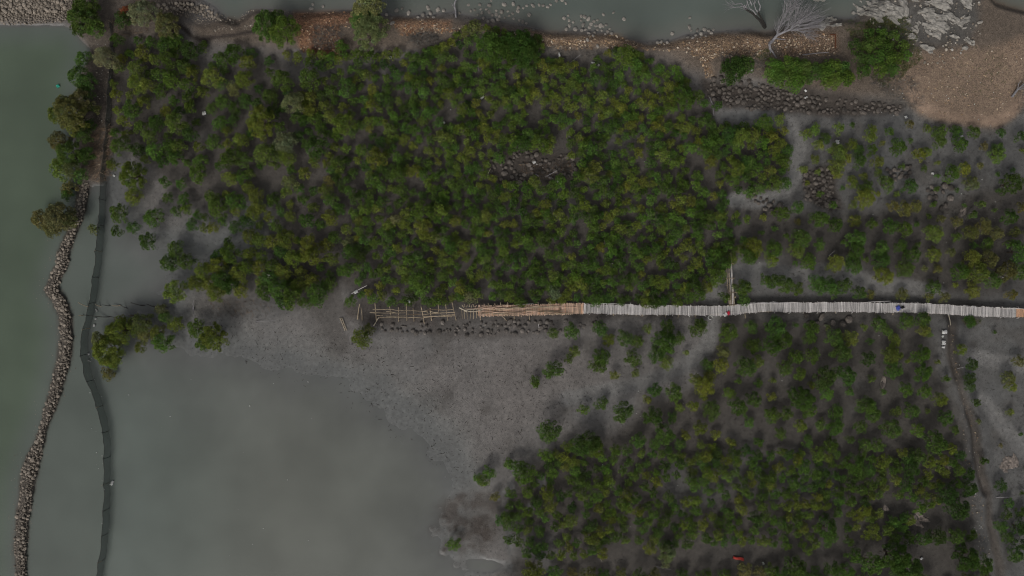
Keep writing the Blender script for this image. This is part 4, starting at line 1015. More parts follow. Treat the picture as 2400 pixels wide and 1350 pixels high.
# loose poles and stakes
def pole(name, pix, rad, mat, label=None, cat=None, group=None, parent=None, base=Vector((0, 0, 0)), bend=0.0, kind=None):
    """pix: list of (px, py, z above sea)"""
    P = [W(*p) for p in pix]
    if len(P) == 2:
        d = P[1] - P[0]; sdv = Vector((-d.y, d.x, 0)).normalized()
        P = [P[0], P[0] + d * 0.33 + sdv * bend, P[0] + d * 0.67 + sdv * bend * 0.8, P[1]]
    c = P[0].copy() if parent is None else base
    m = MB(); n = len(P)
    m.tube([p - c for p in P], [rad * (1.08 - 0.3 * i / (n - 1)) for i in range(n)], 6)
    o = m.build(name, M[mat], parent)
    if parent is None: o.location = c
    return tag(o, label, cat, group, kind)
STK = [((210,719,-.1),(183,709,1.0),'bamboo_tan','pale leaning stake west of the net, upper row'), ((240,718,-.1),(223,713,.5),'bamboo_tan','short pale stake just east of the net, upper row'), ((262,716,-.1),(240,714,.5),'stick_dark','dark stake low over the pond, upper row'), ((302,723,-.1),(280,714,.6),'stick_dark','dark tilted stake mid pond, upper row'),
       ((283,715,.05),(262,716,.3),'bamboo_tan','pale pole lying near the water, upper row'), ((344,717,-.1),(306,709,.7),'stick_dark','long curved dark stake, upper row'), ((366,719,-.1),(343,712,.7),'stick_dark','thick dark stake by the olive bush, upper row'), ((395,722,0),(380,713,.7),'stick_dark','dark stake at the mud edge, upper row'),
       ((197,738,-.1),(185,739,.5),'bamboo_tan','pale stub west of the net, lower row'), ((262,743,-.1),(196,738,1.0),'stick_dark','long dark pole crossing the net, lower row'), ((298,747,-.1),(255,741,.6),'stick_dark','dark thin pole east of the net, lower row'), ((320,740,-.1),(302,738,.5),'bamboo_tan','pale short stake mid pond, lower row'),
       ((338,741,-.1),(306,738,.4),'stick_dark','dark low stake mid pond, lower row'), ((356,742,-.1),(338,738,.6),'stick_dark','thick dark stake before the olive bush, lower row')]
for a, b, m_, lab in STK: pole('leaning_stake', [a, b], 0.045, m_, lab, 'stake', 'stakes crossing the pond', bend=0.08)

# ------------------------------------------------------------------ bamboo walkway
DECK = 0.95
WALK = [(1124,730),(1180,728),(1240,726.5),(1300,724.5),(1366,723.5),(1400,724),(1450,725),(1550,727),(1640,728),(1700,728),(1740,724.5),(1790,719.5),(1850,720),(1920,720),(2000,720),(2080,721),(2130,721),(2200,724.5),(2260,727.5),(2330,731.5),(2400,734),(2500,738)]
wx_ = np.array([p[0] for p in WALK], float); wy_ = np.array([p[1] for p in WALK], float)
def wyat(x): return float(np.interp(x, wx_, wy_)) + 0.5 * math.sin(x * 0.031) + 0.3 * math.sin(x * 0.11)
K0 = W(1700, 728); K0.z = 0
wk = empty('bamboo_walkway', K0, 'long narrow bamboo walkway of grey and new tan slats over the mangroves', 'walkway')
def slat_mesh(v, mat):
    r = random.Random(v); m = MB()
    n = 5; bend = r.uniform(-.012, .012)
    m.tube([(bend * math.sin(math.pi * i / (n - 1)) , -0.5 + i / (n - 1), 0) for i in range(n)], [0.042 * r.uniform(.9, 1.1) for _ in range(n)], 6)
    return m.mesh('slat', M[mat])
SM = {('o', v): slat_mesh(v, 'bamboo_old') for v in range(5)}
SM.update({('n', v): slat_mesh(v + 9, 'bamboo_new') for v in range(5)})
sl = []
x = 1122.0
while x < 2500:
    new = x < 1368 or x > 2382
    wgt = r_.uniform(21.0, 24.0) if not new else r_.uniform(22.0, 28.5) if x < 1500 else r_.uniform(19, 22)
    if not new: wgt += 1.2 * math.sin(x * 0.19) * math.sin(x * 0.037)
    th = (wyat(x + 4) - wyat(x - 4)) / 8
    sl.append((x, wyat(x) + r_.uniform(-.7, .7), wgt / PPM, -th + r_.uniform(-.03, .03), 'n' if new else 'o', r_.uniform(0.95, 1.25)))
    x += r_.uniform(1.9, 2.35) if not (new and x < 1130) else 3.0
order = sorted(range(len(sl)), key=lambda i: -sl[i][2] if sl[i][0] < 2402 else 0)
big = set(order[:300])
ms = MB()
for i, (x, y, ln, rz, kd, th) in enumerate(sl):
    p = W(x, y, DECK + r_.uniform(-.012, .012)) - K0
    if i in big:
        o = bpy.data.objects.new('slat', SM[(kd, r_.randrange(5))])
        o.location = p; o.rotation_euler = (0, r_.uniform(0, 6.28), 0); o.rotation_euler = (0, 0, rz); o.scale = (th, ln, 0.8)
        link(o, wk)
    else:
        src = SM[(kd, 0)]
        d = Vector((-math.sin(rz), math.cos(rz), 0)) * ln / 2
        t = r_.uniform(.72, 1.28)
        base = (1, 1, 1) if kd == 'o' else (1.28, 0.82, 0.54)
        ms.tube([p - d, p, p + d], 0.042 * th, 6, t=[c * t for c in base])
tag(ms.build('slats', M['bamboo_old'], wk), kind='stuff')
# runners under the deck, posts, braces
for off in (-8.5, 8.5):
    xx = 1124
    while xx < 2490:
        x2 = xx + r_.uniform(75, 110)
        pole('runner', [(xx - 6, wyat(xx) + off, DECK - .09), (min(x2, 2498), wyat(min(x2, 2498)) + off + r_.uniform(-1, 1), DECK - .10)], 0.042, 'bamboo_tan', parent=wk, base=K0, bend=r_.uniform(-.02, .02))
        xx = x2
def post(px, py, z1=DECK + .12, lean=(0, 0), par=wk, base=K0, mat='bamboo_tan', rad=0.045):
    g = G(px + lean[0], py + lean[1])
    t = W(px, py, z1)
    m = MB(); m.tube([Vector((g.x, g.y, g.z - .3)) - base, (Vector((g.x, g.y, g.z)) + t) / 2 - base, t - base], [rad * 1.05, rad, rad * .85], 6)
    return m.build('post', M[mat], par)
xx = 1140
while xx < 2480:
    for s in (-1, 1): post(xx + r_.uniform(-3, 3), wyat(xx) + s * (11.5 + r_.uniform(0, 1.5)), DECK + r_.uniform(-.05, .28), (r_.uniform(-2, 2), s * r_.uniform(0, 3)), mat='bamboo_old' if xx > 1368 else 'bamboo_tan')
    xx += r_.uniform(34, 44)
for (xa, ya, xb, yb) in [(1241,741,1242,754),(1205,743,1205,750),(1125,742,1126,752),(1438,735,1437,741),(1470,734,1472,740),(1493,735,1490,742),(1508,735,1504,743),(1557,735,1561,746),(1592,736,1588,748),(1630,736,1629,746),(1687,735,1681,741),(1745,732,1748,749),(1802,730,1800,734),(1885,729,1883,734),(1960,729,1957,735),(2054,730,2051,738),(2095,730,2092,740),(2177,733,2174,745),(1176,743,1190,754),(1318,735,1317,741)]:
    g = G(xb, yb, -0.15)
    m = MB(); m.tube([W(xa, ya - 3, DECK - .1) - K0, g - K0], [0.035, 0.045], 6); m.build('brace', M['bamboo_tan'], wk)
# rail poles tied along the edge
for (a, b) in [((1393,711.5),(1483,713.5)), ((1755,712.5),(1868,709)), ((2020,709.5),(2088,705.5)), ((2140,712),(2168,713)), ((2240,717),(2275,720)), ((2350,722),(2400,724)), ((1850,708.5),(1875,709.5)), ((1210,715),(1250,712))]:
    pole('rail_pole', [(a[0], a[1], DECK + .05), (b[0], b[1], DECK + .05)], 0.035, 'bamboo_old', parent=wk, base=K0, bend=0.03)
for xx_ in (1401, 1437, 1478):
    pole('tie_bar', [(xx_, 709.5, DECK + .08), (xx_ + .5, 719, DECK + .08)], 0.03, 'bamboo_old', parent=wk, base=K0)
# stubs standing along the new decking
for xx_ in list(range(1085, 1145, 5)) + [1160, 1175, 1190]:
    y0 = 719 + r_.uniform(-1.5, 1.5)
    pole('stub', [(xx_ + r_.uniform(-2, 2), y0, DECK), (xx_ + r_.uniform(-2, 2), y0 - r_.uniform(4, 7), DECK + .12)], 0.05, 'bamboo_new' if xx_ > 1110 else 'bamboo_tan', parent=wk, base=K0)
for xx_ in (1145, 1174, 1191, 1262, 1290):
    pole('stub', [(xx_, wyat(xx_) - 9, DECK), (xx_ - 1, wyat(xx_) - 19, DECK + .3)], 0.04, 'bamboo_tan', parent=wk, base=K0)
# crosswise bars of the part without deck, just before the new slats
for xx_ in (1082, 1088, 1094, 1103, 1110, 1117):
    pole('cross_bar', [(xx_, 725 + r_.uniform(-2, 2), DECK - .05), (xx_ + r_.uniform(-1, 2), 746 + r_.uniform(-3, 3), DECK - .05)], 0.042, 'bamboo_tan', parent=wk, base=K0)

# loose sticks lying on the new decking
rr = random.Random(12)
sticks = []
for i in range(38):
    x0 = rr.uniform(1085, 1300) if i > 5 else rr.uniform(1125, 1200)
    ln = rr.uniform(26, 70)
    off = rr.choice([rr.uniform(-9, -4), rr.uniform(-9, -3), rr.uniform(3, 9), rr.uniform(-2, 9)])
    y0, y1 = (731 if x0 < 1124 else wyat(x0)) + off, wyat(min(x0 + ln, 1362)) + off + rr.uniform(-4, 4)
    zz = DECK + .08 + rr.uniform(0, .06)
    sm = rr.choice(['bamboo_tan', 'bamboo_tan', 'stick_brown', 'bamboo_new'])
    where = 'tip' if x0 < 1140 else 'first half' if x0 < 1200 else 'middle' if x0 < 1255 else 'far end'
    so = pole('bamboo_pole', [(x0, y0, zz), (x0 + ln * .35, y0 + (y1 - y0) * .3 + rr.uniform(-1.6, 1.6), zz + .02), (x0 + ln * .7, y0 + (y1 - y0) * .7 + rr.uniform(-1.6, 1.6), zz + .02), (x0 + ln, y1, zz)], rr.uniform(.026, .04), sm,
         'thin %s stick, %s, %s of the new decking' % ({'bamboo_tan': 'tan', 'stick_brown': 'dark brown', 'bamboo_new': 'reddish tan'}[sm], 'upper side' if off < 0 else 'lower side', where), 'stick', 'loose sticks on the new decking')
    sticks.append((x0, so))
grp = {}
for x0, o in sorted(sticks, key=lambda t: t[0]): grp.setdefault(o['label'], []).append(o)
for t, os_ in grp.items():
    if len(os_) > 1:
        for i, o in enumerate(os_): o['label'] = t + ', %s from the tip' % ORD[i]
pole('bamboo_pole', [(1076, 721, DECK + .2), (1086, 726, DECK + .2), (1094, 731, DECK + .2)], .055, 'bamboo_pale', 'pale thick pole laid aslant at the tip of the decking', 'pole')
pole('bamboo_pole', [(1087, 726, DECK + .25), (1100, 730, DECK + .22), (1115, 730, DECK + .2), (1132, 725, DECK + .2)], .05, 'bamboo_pale', 'pale curved pole lying across the tip of the decking', 'pole')
pole('bamboo_pole', [(1090, 725, DECK + .16), (1130, 724, DECK + .18)], .04, 'bamboo_pale', 'pale straight pole beside the curved one at the decking tip', 'pole')

# side landing of long poles
S0 = W(1715, 660); S0.z = 0
ld = empty('bamboo_landing', S0, 'side landing of long bamboo poles standing off the walkway', 'landing')
for (xb, yb, xt, yt) in [(1709.5,716,1703,622),(1711.5,716,1708,612),(1713.5,716,1709.5,640),(1715.5,717,1713,592),(1717.5,716,1712.5,612),(1719.5,717,1715,635),(1721.5,716,1717,646),(1714.5,716,1707,640),(1720.3,716,1713.5,598)]:
    pole('pole', [(xb, yb, DECK + .02 + r_.uniform(0, .05)), (xt, yt, DECK + r_.uniform(-.02, .05))], 0.045, r_.choice(['bamboo_tan', 'bamboo_tan', 'bamboo_old']), parent=ld, base=S0, bend=r_.uniform(-.04, .04))
for (xa, ya, xb, yb) in [(1700,619,1720,617.5),(1701,653,1722.5,651.5),(1713,686,1732,685.5),(1702,698,1711,697.5),(1720,697,1725,695),(1705,715.5,1726,714),(1701,669,1707,667)]:
    pole('cross_bar', [(xa, ya, DECK + .12), (xb, yb, DECK + .12)], 0.04, 'bamboo_tan', parent=ld, base=S0)
for (xa, ya) in [(1702,653),(1721,652),(1703,698),(1724,697),(1702,619),(1719,618)]: post(xa, ya, DECK + .1, (0, 1), ld, S0)

# unfinished frame west of the decking
def z1(x, y): return 780 + x / 7.5, 660 + y / 7.5
U0 = W(980, 735); U0.z = 0
uf = empty('bamboo_scaffold', U0, 'unfinished open frame of crossed bamboo poles at the walkway tip', 'scaffold')
for (xa, ya, xb, yb) in [(742,385,765,685),(995,425,1018,600),(1155,450,1157,705),(1292,380,1302,690),(1412,470,1426,705),(1552,440,1608,740),(1712,465,1737,690),(1855,390,1864,560),(1985,400,2022,685),(2095,350,2168,690),(1650,510,1665,560)]:
    a, b = z1(xa, ya), z1(xb, yb)
    pole('cross_beam', [(a[0], a[1], DECK - .02), (b[0], b[1], DECK - .05)], 0.055, 'bamboo_tan', parent=uf, base=U0, bend=r_.uniform(-.03, .03))
    for q, lean in ((a, -1), (b, 1)):
        if abs(xb - xa) < 80 and ya < 500: post(q[0], q[1] + (3 if lean < 0 else -3), DECK + r_.uniform(0, .15), (0, 0), uf, U0, 'bamboo_tan', .04)
for (xa, ya, xb, yb) in [(700,495,1060,488),(1040,490,1360,512),(720,545,1290,548),(770,590,880,592),(940,605,1300,602),(1340,505,1640,525),(1320,577,1560,570),(1590,580,1880,552),(1580,612,2100,618),(1640,500,1900,492),(1850,495,2120,488),(1900,585,2150,574),(1880,552,2150,536),(820,632,1300,628),(1290,640,1600,642),(1600,630,2140,600),(650,545,740,552),(940,530,1100,548),(1700,515,1860,548),(1560,520,1640,512)]:
    a, b = z1(xa, ya), z1(xb, yb)
    pole('rail_pole', [(a[0], a[1], DECK + .06), (b[0], b[1], DECK + .06)], 0.04, r_.choice(['bamboo_tan', 'bamboo_tan', 'bamboo_tan', 'stick_brown']), parent=uf, base=U0, bend=r_.uniform(-.07, .07))
a, b = z1(720, 775), z1(805, 632); g = G(*a)
pole('bamboo_pole', [(a[0], a[1], g.z + .05), (b[0], b[1], .9)], .055, 'bamboo_pale', 'thick pale pole leaning on the frame corner', 'pole')
a, b = z1(440, 668), z1(470, 395); pole('bamboo_pole', [(a[0], a[1], .25), (b[0], b[1], .7)], .05, 'bamboo_tan', 'longer of two upright poles by the ladder', 'pole', bend=.05)
a, b = z1(515, 682), z1(495, 455); pole('bamboo_pole', [(a[0], a[1], .25), (b[0], b[1], .6)], .042, 'bamboo_tan', 'shorter of two upright poles by the ladder', 'pole', bend=-.04)
a, b = z1(330, 212), z1(602, 68); pole('flag_pole', [(a[0], a[1], .9), (b[0], b[1], 1.9)], .03, 'bamboo_old', 'thin pole aslant over a bush carrying a white rag', 'pole', bend=.03)

# ladder on the mud
L0 = G(805, 760)
la = empty('bamboo_ladder', L0, 'small bamboo ladder lying on the mud by the olive bush', 'ladder')
ra, rb, rc_, rd = z1(125, 640), z1(212, 862), z1(160, 635), z1(246, 858)
zl = L0.z + .12
for a, b in ((ra, rb), (rc_, rd)): pole('rail', [(a[0], a[1], zl), (b[0], b[1], zl)], .038, 'bamboo_pale', parent=la, base=L0)
for i in range(8):
    t = (i + .6) / 8
    pole('rung', [(ra[0] + (rb[0] - ra[0]) * t - .6, ra[1] + (rb[1] - ra[1]) * t, zl + .05), (rc_[0] + (rd[0] - rc_[0]) * t + .6, rc_[1] + (rd[1] - rc_[1]) * t, zl + .05)], .028, 'bamboo_tan', parent=la, base=L0)

# ------------------------------------------------------------------ dead wood
def branchy(b, p, d, ln, rad, depth, r, spread=0.5, t=(1, 1, 1), up=0.06):
    n = 4; P = [p.copy()]; q = p.copy(); dd = d.copy()
    for i in range(n - 1):
        dd = (dd + Vector((r.uniform(-1, 1), r.uniform(-1, 1), r.uniform(-.6, .6))) * 0.13 + Vector((0, 0, up))).normalized()
        q = q + dd * ln / (n - 1); P.append(q.copy())
    b.tube(P, [rad * (1 - 0.5 * i / (n - 1)) for i in range(n)], 5 if depth else 4, t)
    if depth <= 0: return
    k = r.randint(2, 4)
    for j in range(k):
        s = P[r.choice([1, 2, 3])] if j else P[-1]
        nd_ = (dd + Vector((r.uniform(-1, 1), r.uniform(-1, 1), r.uniform(-.4, .5))) * spread).normalized()
        branchy(b, s, nd_, ln * r.uniform(.55, .8), rad * .5, depth - 1, r, spread, t, up)
D0 = G(1803, 103)
dt = empty('dead_tree', D0, 'bare grey dead tree leaning over the shore with fanned twigs', 'tree')
rr = random.Random(3)
b = MB()
TR = [(1803,103,D0.z + .05),(1812,94,.9),(1822,82,1.3),(1835,76,1.6),(1850,70,1.9)]
b.tube([W(*q) - D0 for q in TR], [.20, .17, .15, .13, .11], 8)
b.tube([W(1803,103,D0.z + .1) - D0, W(1806,115,D0.z + .1) - D0, G(1820,136) - D0], [.15, .11, .06], 7)
b.tube([W(1803,103,D0.z + .1) - D0, W(1804,115,D0.z) - D0, G(1806,126) - D0], [.12, .09, .04], 6)
b.tube([W(1815,90,1.0) - D0, W(1828,91.5,.9) - D0, W(1846,94,.8) - D0], [.07, .05, .04], 6)
trunk = b.build('trunk', M['deadwood'], dt)
b = MB()
LIM = [[(1821,82,1.3),(1822,75,1.6),(1828,58,2.1),(1836,42,2.6),(1843,28,3.0),(1843,12,3.3)], [(1836,42,2.6),(1846,26,3.0),(1855,12,3.4)], [(1828,60,2.0),(1845,46,2.3),(1853,34,2.6),(1860,20,3.0)], [(1850,70,1.9),(1862,58,2.2),(1872,48,2.5),(1880,30,3.0)],
       [(1835,76,1.6),(1848,62,2.0),(1862,44,2.5),(1868,26,3.0)], [(1850,70,1.9),(1868,59,2.2),(1885,50,2.5),(1905,47,2.7)], [(1868,59,2.2),(1886,58,2.3),(1902,56,2.5)], [(1850,70,1.9),(1866,71,1.9),(1880,74,1.8),(1894,82,1.6)], [(1868,59,2.2),(1880,46,2.6),(1896,34,3.0)], [(1845,72,1.8),(1870,68,2.0),(1890,66,2.1),(1905,62,2.3)]]
for lm in LIM:
    P = [W(*q) - D0 for q in lm]; n = len(P)
    b.tube(P, [.075 * (1 - .62 * i / (n - 1)) for i in range(n)], 5)
    for i in range(1, n):
        for _ in range(8):
            d = (P[i] - P[i - 1]).normalized() + Vector((rr.uniform(-.5, .5), rr.uniform(-.5, .5), rr.uniform(-.2, .3)))
            branchy(b, P[i - 1].lerp(P[i], rr.random()), d.normalized(), rr.uniform(.7, 1.5), .026, 1, rr, .45)
b.build('branches', M['deadwood'], trunk)
# two dark broken stems in the water
D1 = W(1794, 66); D1.z = 0
sn = empty('dead_stump', D1, 'dark broken twin stems rising from the water with white limbs', 'stump')
b = MB(); b.tube([W(1795,70,-.4) - D1, W(1783,50,1.0) - D1, W(1765,32,1.9) - D1, W(1745,20,2.6) - D1], [.17, .14, .12, .09], 7)
b.tube([W(1797,68,-.4) - D1, W(1786,46,1.2) - D1, W(1776,28,2.2) - D1], [.13, .11, .09], 7)
stem = b.build('stem', M['stick_dark'], sn)
b = MB()
for lm in [[(1776,28,2.2),(1771,22,2.5),(1768,11,2.9)], [(1780,25,2.4),(1782,14,2.9),(1777,3,3.3),(1778,-10,3.6)], [(1772,34,2.1),(1765,25,2.4),(1757,20,2.6)], [(1762,12,2.9),(1757,0,3.3),(1752,-12,3.6)], [(1750,18,2.6),(1745,13,2.9),(1735,16,3.0),(1722,17,3.1)], [(1745,20,2.6),(1738,8,3.0),(1722,10,3.3)], [(1745,20,2.6),(1752,8,3.1),(1750,-4,3.4)]]:
    P = [W(*q) - D1 for q in lm]; b.tube(P, [.075 * (1 - .5 * i / (len(P) - 1)) for i in range(len(P))], 6)
    for _ in range(4): branchy(b, P[-1], ((P[-1] - P[-2]).normalized() + Vector((rr.uniform(-.7, .7), rr.uniform(-.7, .7), 0))).normalized(), rr.uniform(.5, 1.1), .025, 1, rr)
b.build('limb', M['deadwood'], stem)
# driftwood and fallen sticks, each a thing of its own
DW = [([(2370,228),(2380,212),(2390,202),(2396,192),(2402,180)], .13, 'deadwood', 'thick bent driftwood limb on the beach edge'), ([(1069,42),(1068,28),(1066,16),(1071,6)], .12, 'deadwood', 'pale upright driftwood post among the boulders'), ([(1662,226),(1667,245),(1669,275)], .06, 'deadwood', 'long bare branch beside the dark stone strip'),
      ([(1045,112),(1062,108),(1080,99)], .05, 'deadwood', 'pale branch lying below the shore boulders'), ([(1120,115),(1122,135),(1123,172)], .045, 'deadwood', 'thin upright branch in the upper thicket'), ([(1317,163),(1338,148),(1360,132)], .04, 'deadwood', 'grey slanted stick under the gravel ridge'),
      ([(2222,736),(2224,750),(2224,762)], .06, 'bamboo_pale', 'pale pole propped below the walkway over the ditch'), ([(2222,762),(2219,766)], .05, 'bamboo_pale', 'short pale stub at the foot of the propped pole'), ([(455,728),(456,713),(460,704)], .05, 'deadwood', 'upper of two pale sticks by the pond stakes'), ([(452,720),(457,733),(463,742)], .05, 'deadwood', 'lower of two pale sticks by the pond stakes'),
      ([(1400,1298),(1406,1306),(1410,1314)], .05, 'bamboo_pale', 'short pale stick at the lower thicket edge'), ([(2243,864),(2255,857)], .045, 'deadwood', 'short stick on the mud east of the ditch'), ([(2047,1253),(2053,1262)], .045, 'deadwood', 'small pale stick in the lower mangroves'), ([(1141,413),(1150,396)], .04, 'bamboo_pale', 'pale stick west of the stone clearing'),
      ([(1278,415),(1305,402)], .045, 'deadwood', 'long stick lying on the clearing stones'), ([(1283,414),(1296,421)], .04, 'deadwood', 'short stick crossing in the clearing'), ([(1255,408),(1262,414),(1266,428)], .045, 'deadwood', 'bent stick at the lower clearing edge'), ([(1321,262),(1333,246)], .035, 'deadwood', 'thin stick in the thicket above the clearing'),
      ([(1533,229),(1540,220)], .04, 'deadwood', 'pale twig in the upper east thicket'), ([(1942,600),(1950,588)], .045, 'deadwood', 'pale stick on the mud between the far bushes'), ([(2333,1165),(2350,1163),(2366,1160)], .06, 'deadwood', 'pale log at the elbow of the earth bank'), ([(1935,1137),(1950,1139)], .035, 'deadwood', 'thin stick across the lower thicket'),
      ([(888,478),(920,474)], .04, 'stick_brown', 'brown stick in the bare strip of the thicket'), ([(686,695),(700,708),(715,720)], .045, 'deadwood', 'pale branch on the rounded clump'), ([(600,753),(650,751)], .035, 'deadwood', 'long thin stick on the open mud'), ([(1880,129),(1915,127),(1935,128)], .06, 'deadwood', 'pale log along the gravel below the coral block'),
      ([(2047,1075),(2045,1095)], .035, 'deadwood', 'thin upright twig inside the lower thicket'), ([(1262,759),(1263,768)], .045, 'bamboo_old', 'short stick standing in mud below the decking'), ([(1537,1326),(1555,1330),(1570,1328)], .04, 'deadwood', 'bent stick at the lower picture edge'), ([(600,745),(612,748)], .04, 'deadwood', 'short stick on the mud below the clump'), ([(1820,1255),(1823,1240)], .03, 'deadwood', 'small twig standing in the lower stand')]
for P, rad, mat, lab in DW:
    Q = [G(x, y) for (x, y) in P]; n = len(Q)
    Q = [Vector((v.x, v.y, max(v.z, 0) + rad + (0.7 * i / (n - 1) if mat == 'deadwood' else .25 * i / (n - 1)))) for i, v in enumerate(Q)]
    b = MB(); b.tube([v - Q[0] for v in Q], [rad * (1 - .45 * i / (n - 1)) for i in range(n)], 6)
    if rad > .1:
        for _ in range(4): branchy(b, Q[rr.randrange(1, n)] - Q[0], Vector((rr.uniform(-1, 1), rr.uniform(-1, 1), .3)).normalized(), rr.uniform(.5, 1), rad * .4, 1, rr)
    o = b.build('driftwood', M[mat]); o.location = Q[0]; tag(o, lab, 'driftwood', 'driftwood and sticks')

# dry brush: tangles nobody could count
b = MB()
def brush(poly, n, ln, cols, zmax, seed, dirv=None):
    P = np.array(poly); lo = P.min(0); hi = P.max(0); rg = random.Random(seed)
    k = 0
    while k < n:
        x, y = rg.uniform(lo[0], hi[0]), rg.uniform(lo[1], hi[1])
        if sdist(poly, np.array([x]), np.array([y]))[0] < 0: continue
        k += 1
        p = G(x, y); a = rg.uniform(0, 6.28) if dirv is None else dirv + rg.uniform(-.6, .6)
        l = rg.uniform(*ln); e_ = rg.uniform(0.02, 1.0) * zmax
        d = Vector((math.cos(a) * l, math.sin(a) * l, e_)); c = rg.choice(cols); t = rg.uniform(.6, 1.3)
        b.tube([p, p + d * .5 + Vector((rg.uniform(-.1, .1), rg.uniform(-.1, .1), .05)), p + d], [.014, .011, .005], 3, [u * t for u in c])
BR = [(0.20, 0.13, 0.08), (0.26, 0.19, 0.13), (0.14, 0.10, 0.07)]
GR = [(0.13, 0.125, 0.115), (0.19, 0.18, 0.165), (0.08, 0.075, 0.07)]
brush([(212,290),(258,300),(252,400),(238,430),(200,420),(205,330)], 420, (.4, 1.3), BR, .35, 1, .4)
brush([(735,62),(800,60),(806,105),(770,118),(730,112)], 520, (.3, .8), GR, .6, 2)
brush([(965,80),(1010,74),(1035,88),(1040,112),(985,112),(955,100)], 420, (.3, .8), GR, .5, 3)
brush([(1240,110),(1300,105),(1360,120),(1420,118),(1400,135),(1300,135)], 260, (.3, .8), GR, .4, 4)
brush([(1690,130),(1790,125),(1800,165),(1700,185)], 300, (.3, .8), GR, .5, 5)
brush([(2040,170),(2140,180),(2165,230),(2150,262),(2110,250),(2040,200)], 420, (.3, .8), GR, .45, 6)
brush([(2380,200),(2420,190),(2420,270),(2380,262)], 180, (.3, .9), GR, .6, 7)
brush([(1210,385),(1340,375),(1345,410),(1240,425)], 260, (.3, 1.1), BR + GR, .3, 8)
brush([(320,0),(360,0),(350,75),(290,90),(250,60)], 260, (.3, .8), BR, .4, 9)
brush([(2190,480),(2300,500),(2290,540),(2200,530)], 90, (.3, .9), GR, .3, 10)
brush([(480,700),(640,705),(640,745),(500,740)], 110, (.3, .9), GR + BR, .1, 11)
tag(b.build('dry_brush', M['twig']), 'tangled dry twigs and dead brush along the banks', 'brush', kind='stuff')
# grass on the shore by the coral
n = 9000
rg = np.random.default_rng(6)
def grass_patch(cx, cy, rx, ry, n, seed):
    rg = np.random.default_rng(seed)
    a = rg.uniform(0, 6.28, n); q = np.sqrt(rg.random(n)) * (1 + .25 * np.sin(a * 3 + seed))
    return np.stack([cx + rx * q * np.cos(a), cy + ry * q * np.sin(a)], 1)
pp = np.concatenate([grass_patch(2075, 85, 60, 40, 3600, 1), grass_patch(2110, 135, 40, 45, 2200, 2), grass_patch(2010, 70, 30, 22, 700, 3), grass_patch(2070, 180, 25, 20, 500, 4), grass_patch(2095, 50, 40, 18, 700, 5),
                     grass_patch(2300, 180, 90, 60, 300, 6), grass_patch(1170, 100, 40, 20, 900, 7), grass_patch(1720, 160, 30, 14, 300, 8), grass_patch(2275, 755, 22, 10, 300, 9), grass_patch(1790, 130, 20, 15, 250, 10)])
V = []; T = []
for i, (x, y) in enumerate(pp):
    p = G(x, y); a = r_.uniform(0, 6.28); l = r_.uniform(.12, .34); hh = r_.uniform(.08, .30); w = .022
    dx, dy = math.cos(a), math.sin(a)
    V += [(p.x - dy * w, p.y + dx * w, p.z - .01), (p.x + dy * w, p.y - dx * w, p.z - .01), (p.x + dx * l, p.y + dy * l, p.z + hh)]
    c = (0.075, 0.105, 0.035) if r_.random() < .65 else (0.16, 0.14, 0.065); k = r_.uniform(.7, 1.3)
    T += [[u * k for u in c]] * 3
me = mesh_np('shore_grass', np.array(V), [np.arange(len(V)).reshape(-1, 3)], [M['leaf']], np.array(T))
tag(link(bpy.data.objects.new('shore_grass', me)), 'low green grass on the shore beside the coral rock', 'grass', kind='stuff')
# mangrove seedlings, roots and debris on the mud
b = MB()
rg = random.Random(8)
def bits(poly, n, seed, col, zr, rad):
    P = np.array(poly); lo = P.min(0); hi = P.max(0); k = 0; rg = random.Random(seed)
    while k < n:
        x, y = rg.uniform(lo[0], hi[0]), rg.uniform(lo[1], hi[1])
        if sdist(poly, np.array([x]), np.array([y]))[0] < 0: continue
        k += 1; p = G(x, y); a = rg.uniform(0, 6.28); l = rg.uniform(.08, .35); t = rg.uniform(.5, 1.2)
        b.tube([p + Vector((0, 0, .0)), p + Vector((math.cos(a) * l, math.sin(a) * l, rg.uniform(.01, zr)))], [rad * rg.uniform(.6, 1.3), rad * .6], 4, [u * t for u in col])
bits([(520,760),(860,790),(1280,800),(1400,930),(1250,1050),(1100,1120),(900,1050),(700,930),(540,830)], 700, 1, (.05, .045, .04), .08, .025)
bits([(300,850),(700,920),(1000,1120),(1000,1340),(300,1340)], 160, 2, (.045, .045, .04), .05, .025)
bits([(1680,280),(2400,300),(2400,700),(1750,640)], 900, 3, (.07, .06, .05), .2, .02)
bits([(1250,760),(2220,760),(2240,1340),(1300,1330),(1200,1050)], 1500, 4, (.07, .06, .05), .2, .02)
bits([(2240,760),(2400,760),(2400,1340),(2340,1340)], 400, 5, (.08, .075, .06), .1, .02)
bits([(260,100),(850,130),(1650,260),(1650,700),(850,700),(480,640),(270,340)], 1500, 6, (.07, .06, .05), .2, .02)
tag(b.build('mud_debris', M['twig']), 'dark roots and plant scraps strewn over the mud', 'debris', kind='stuff')

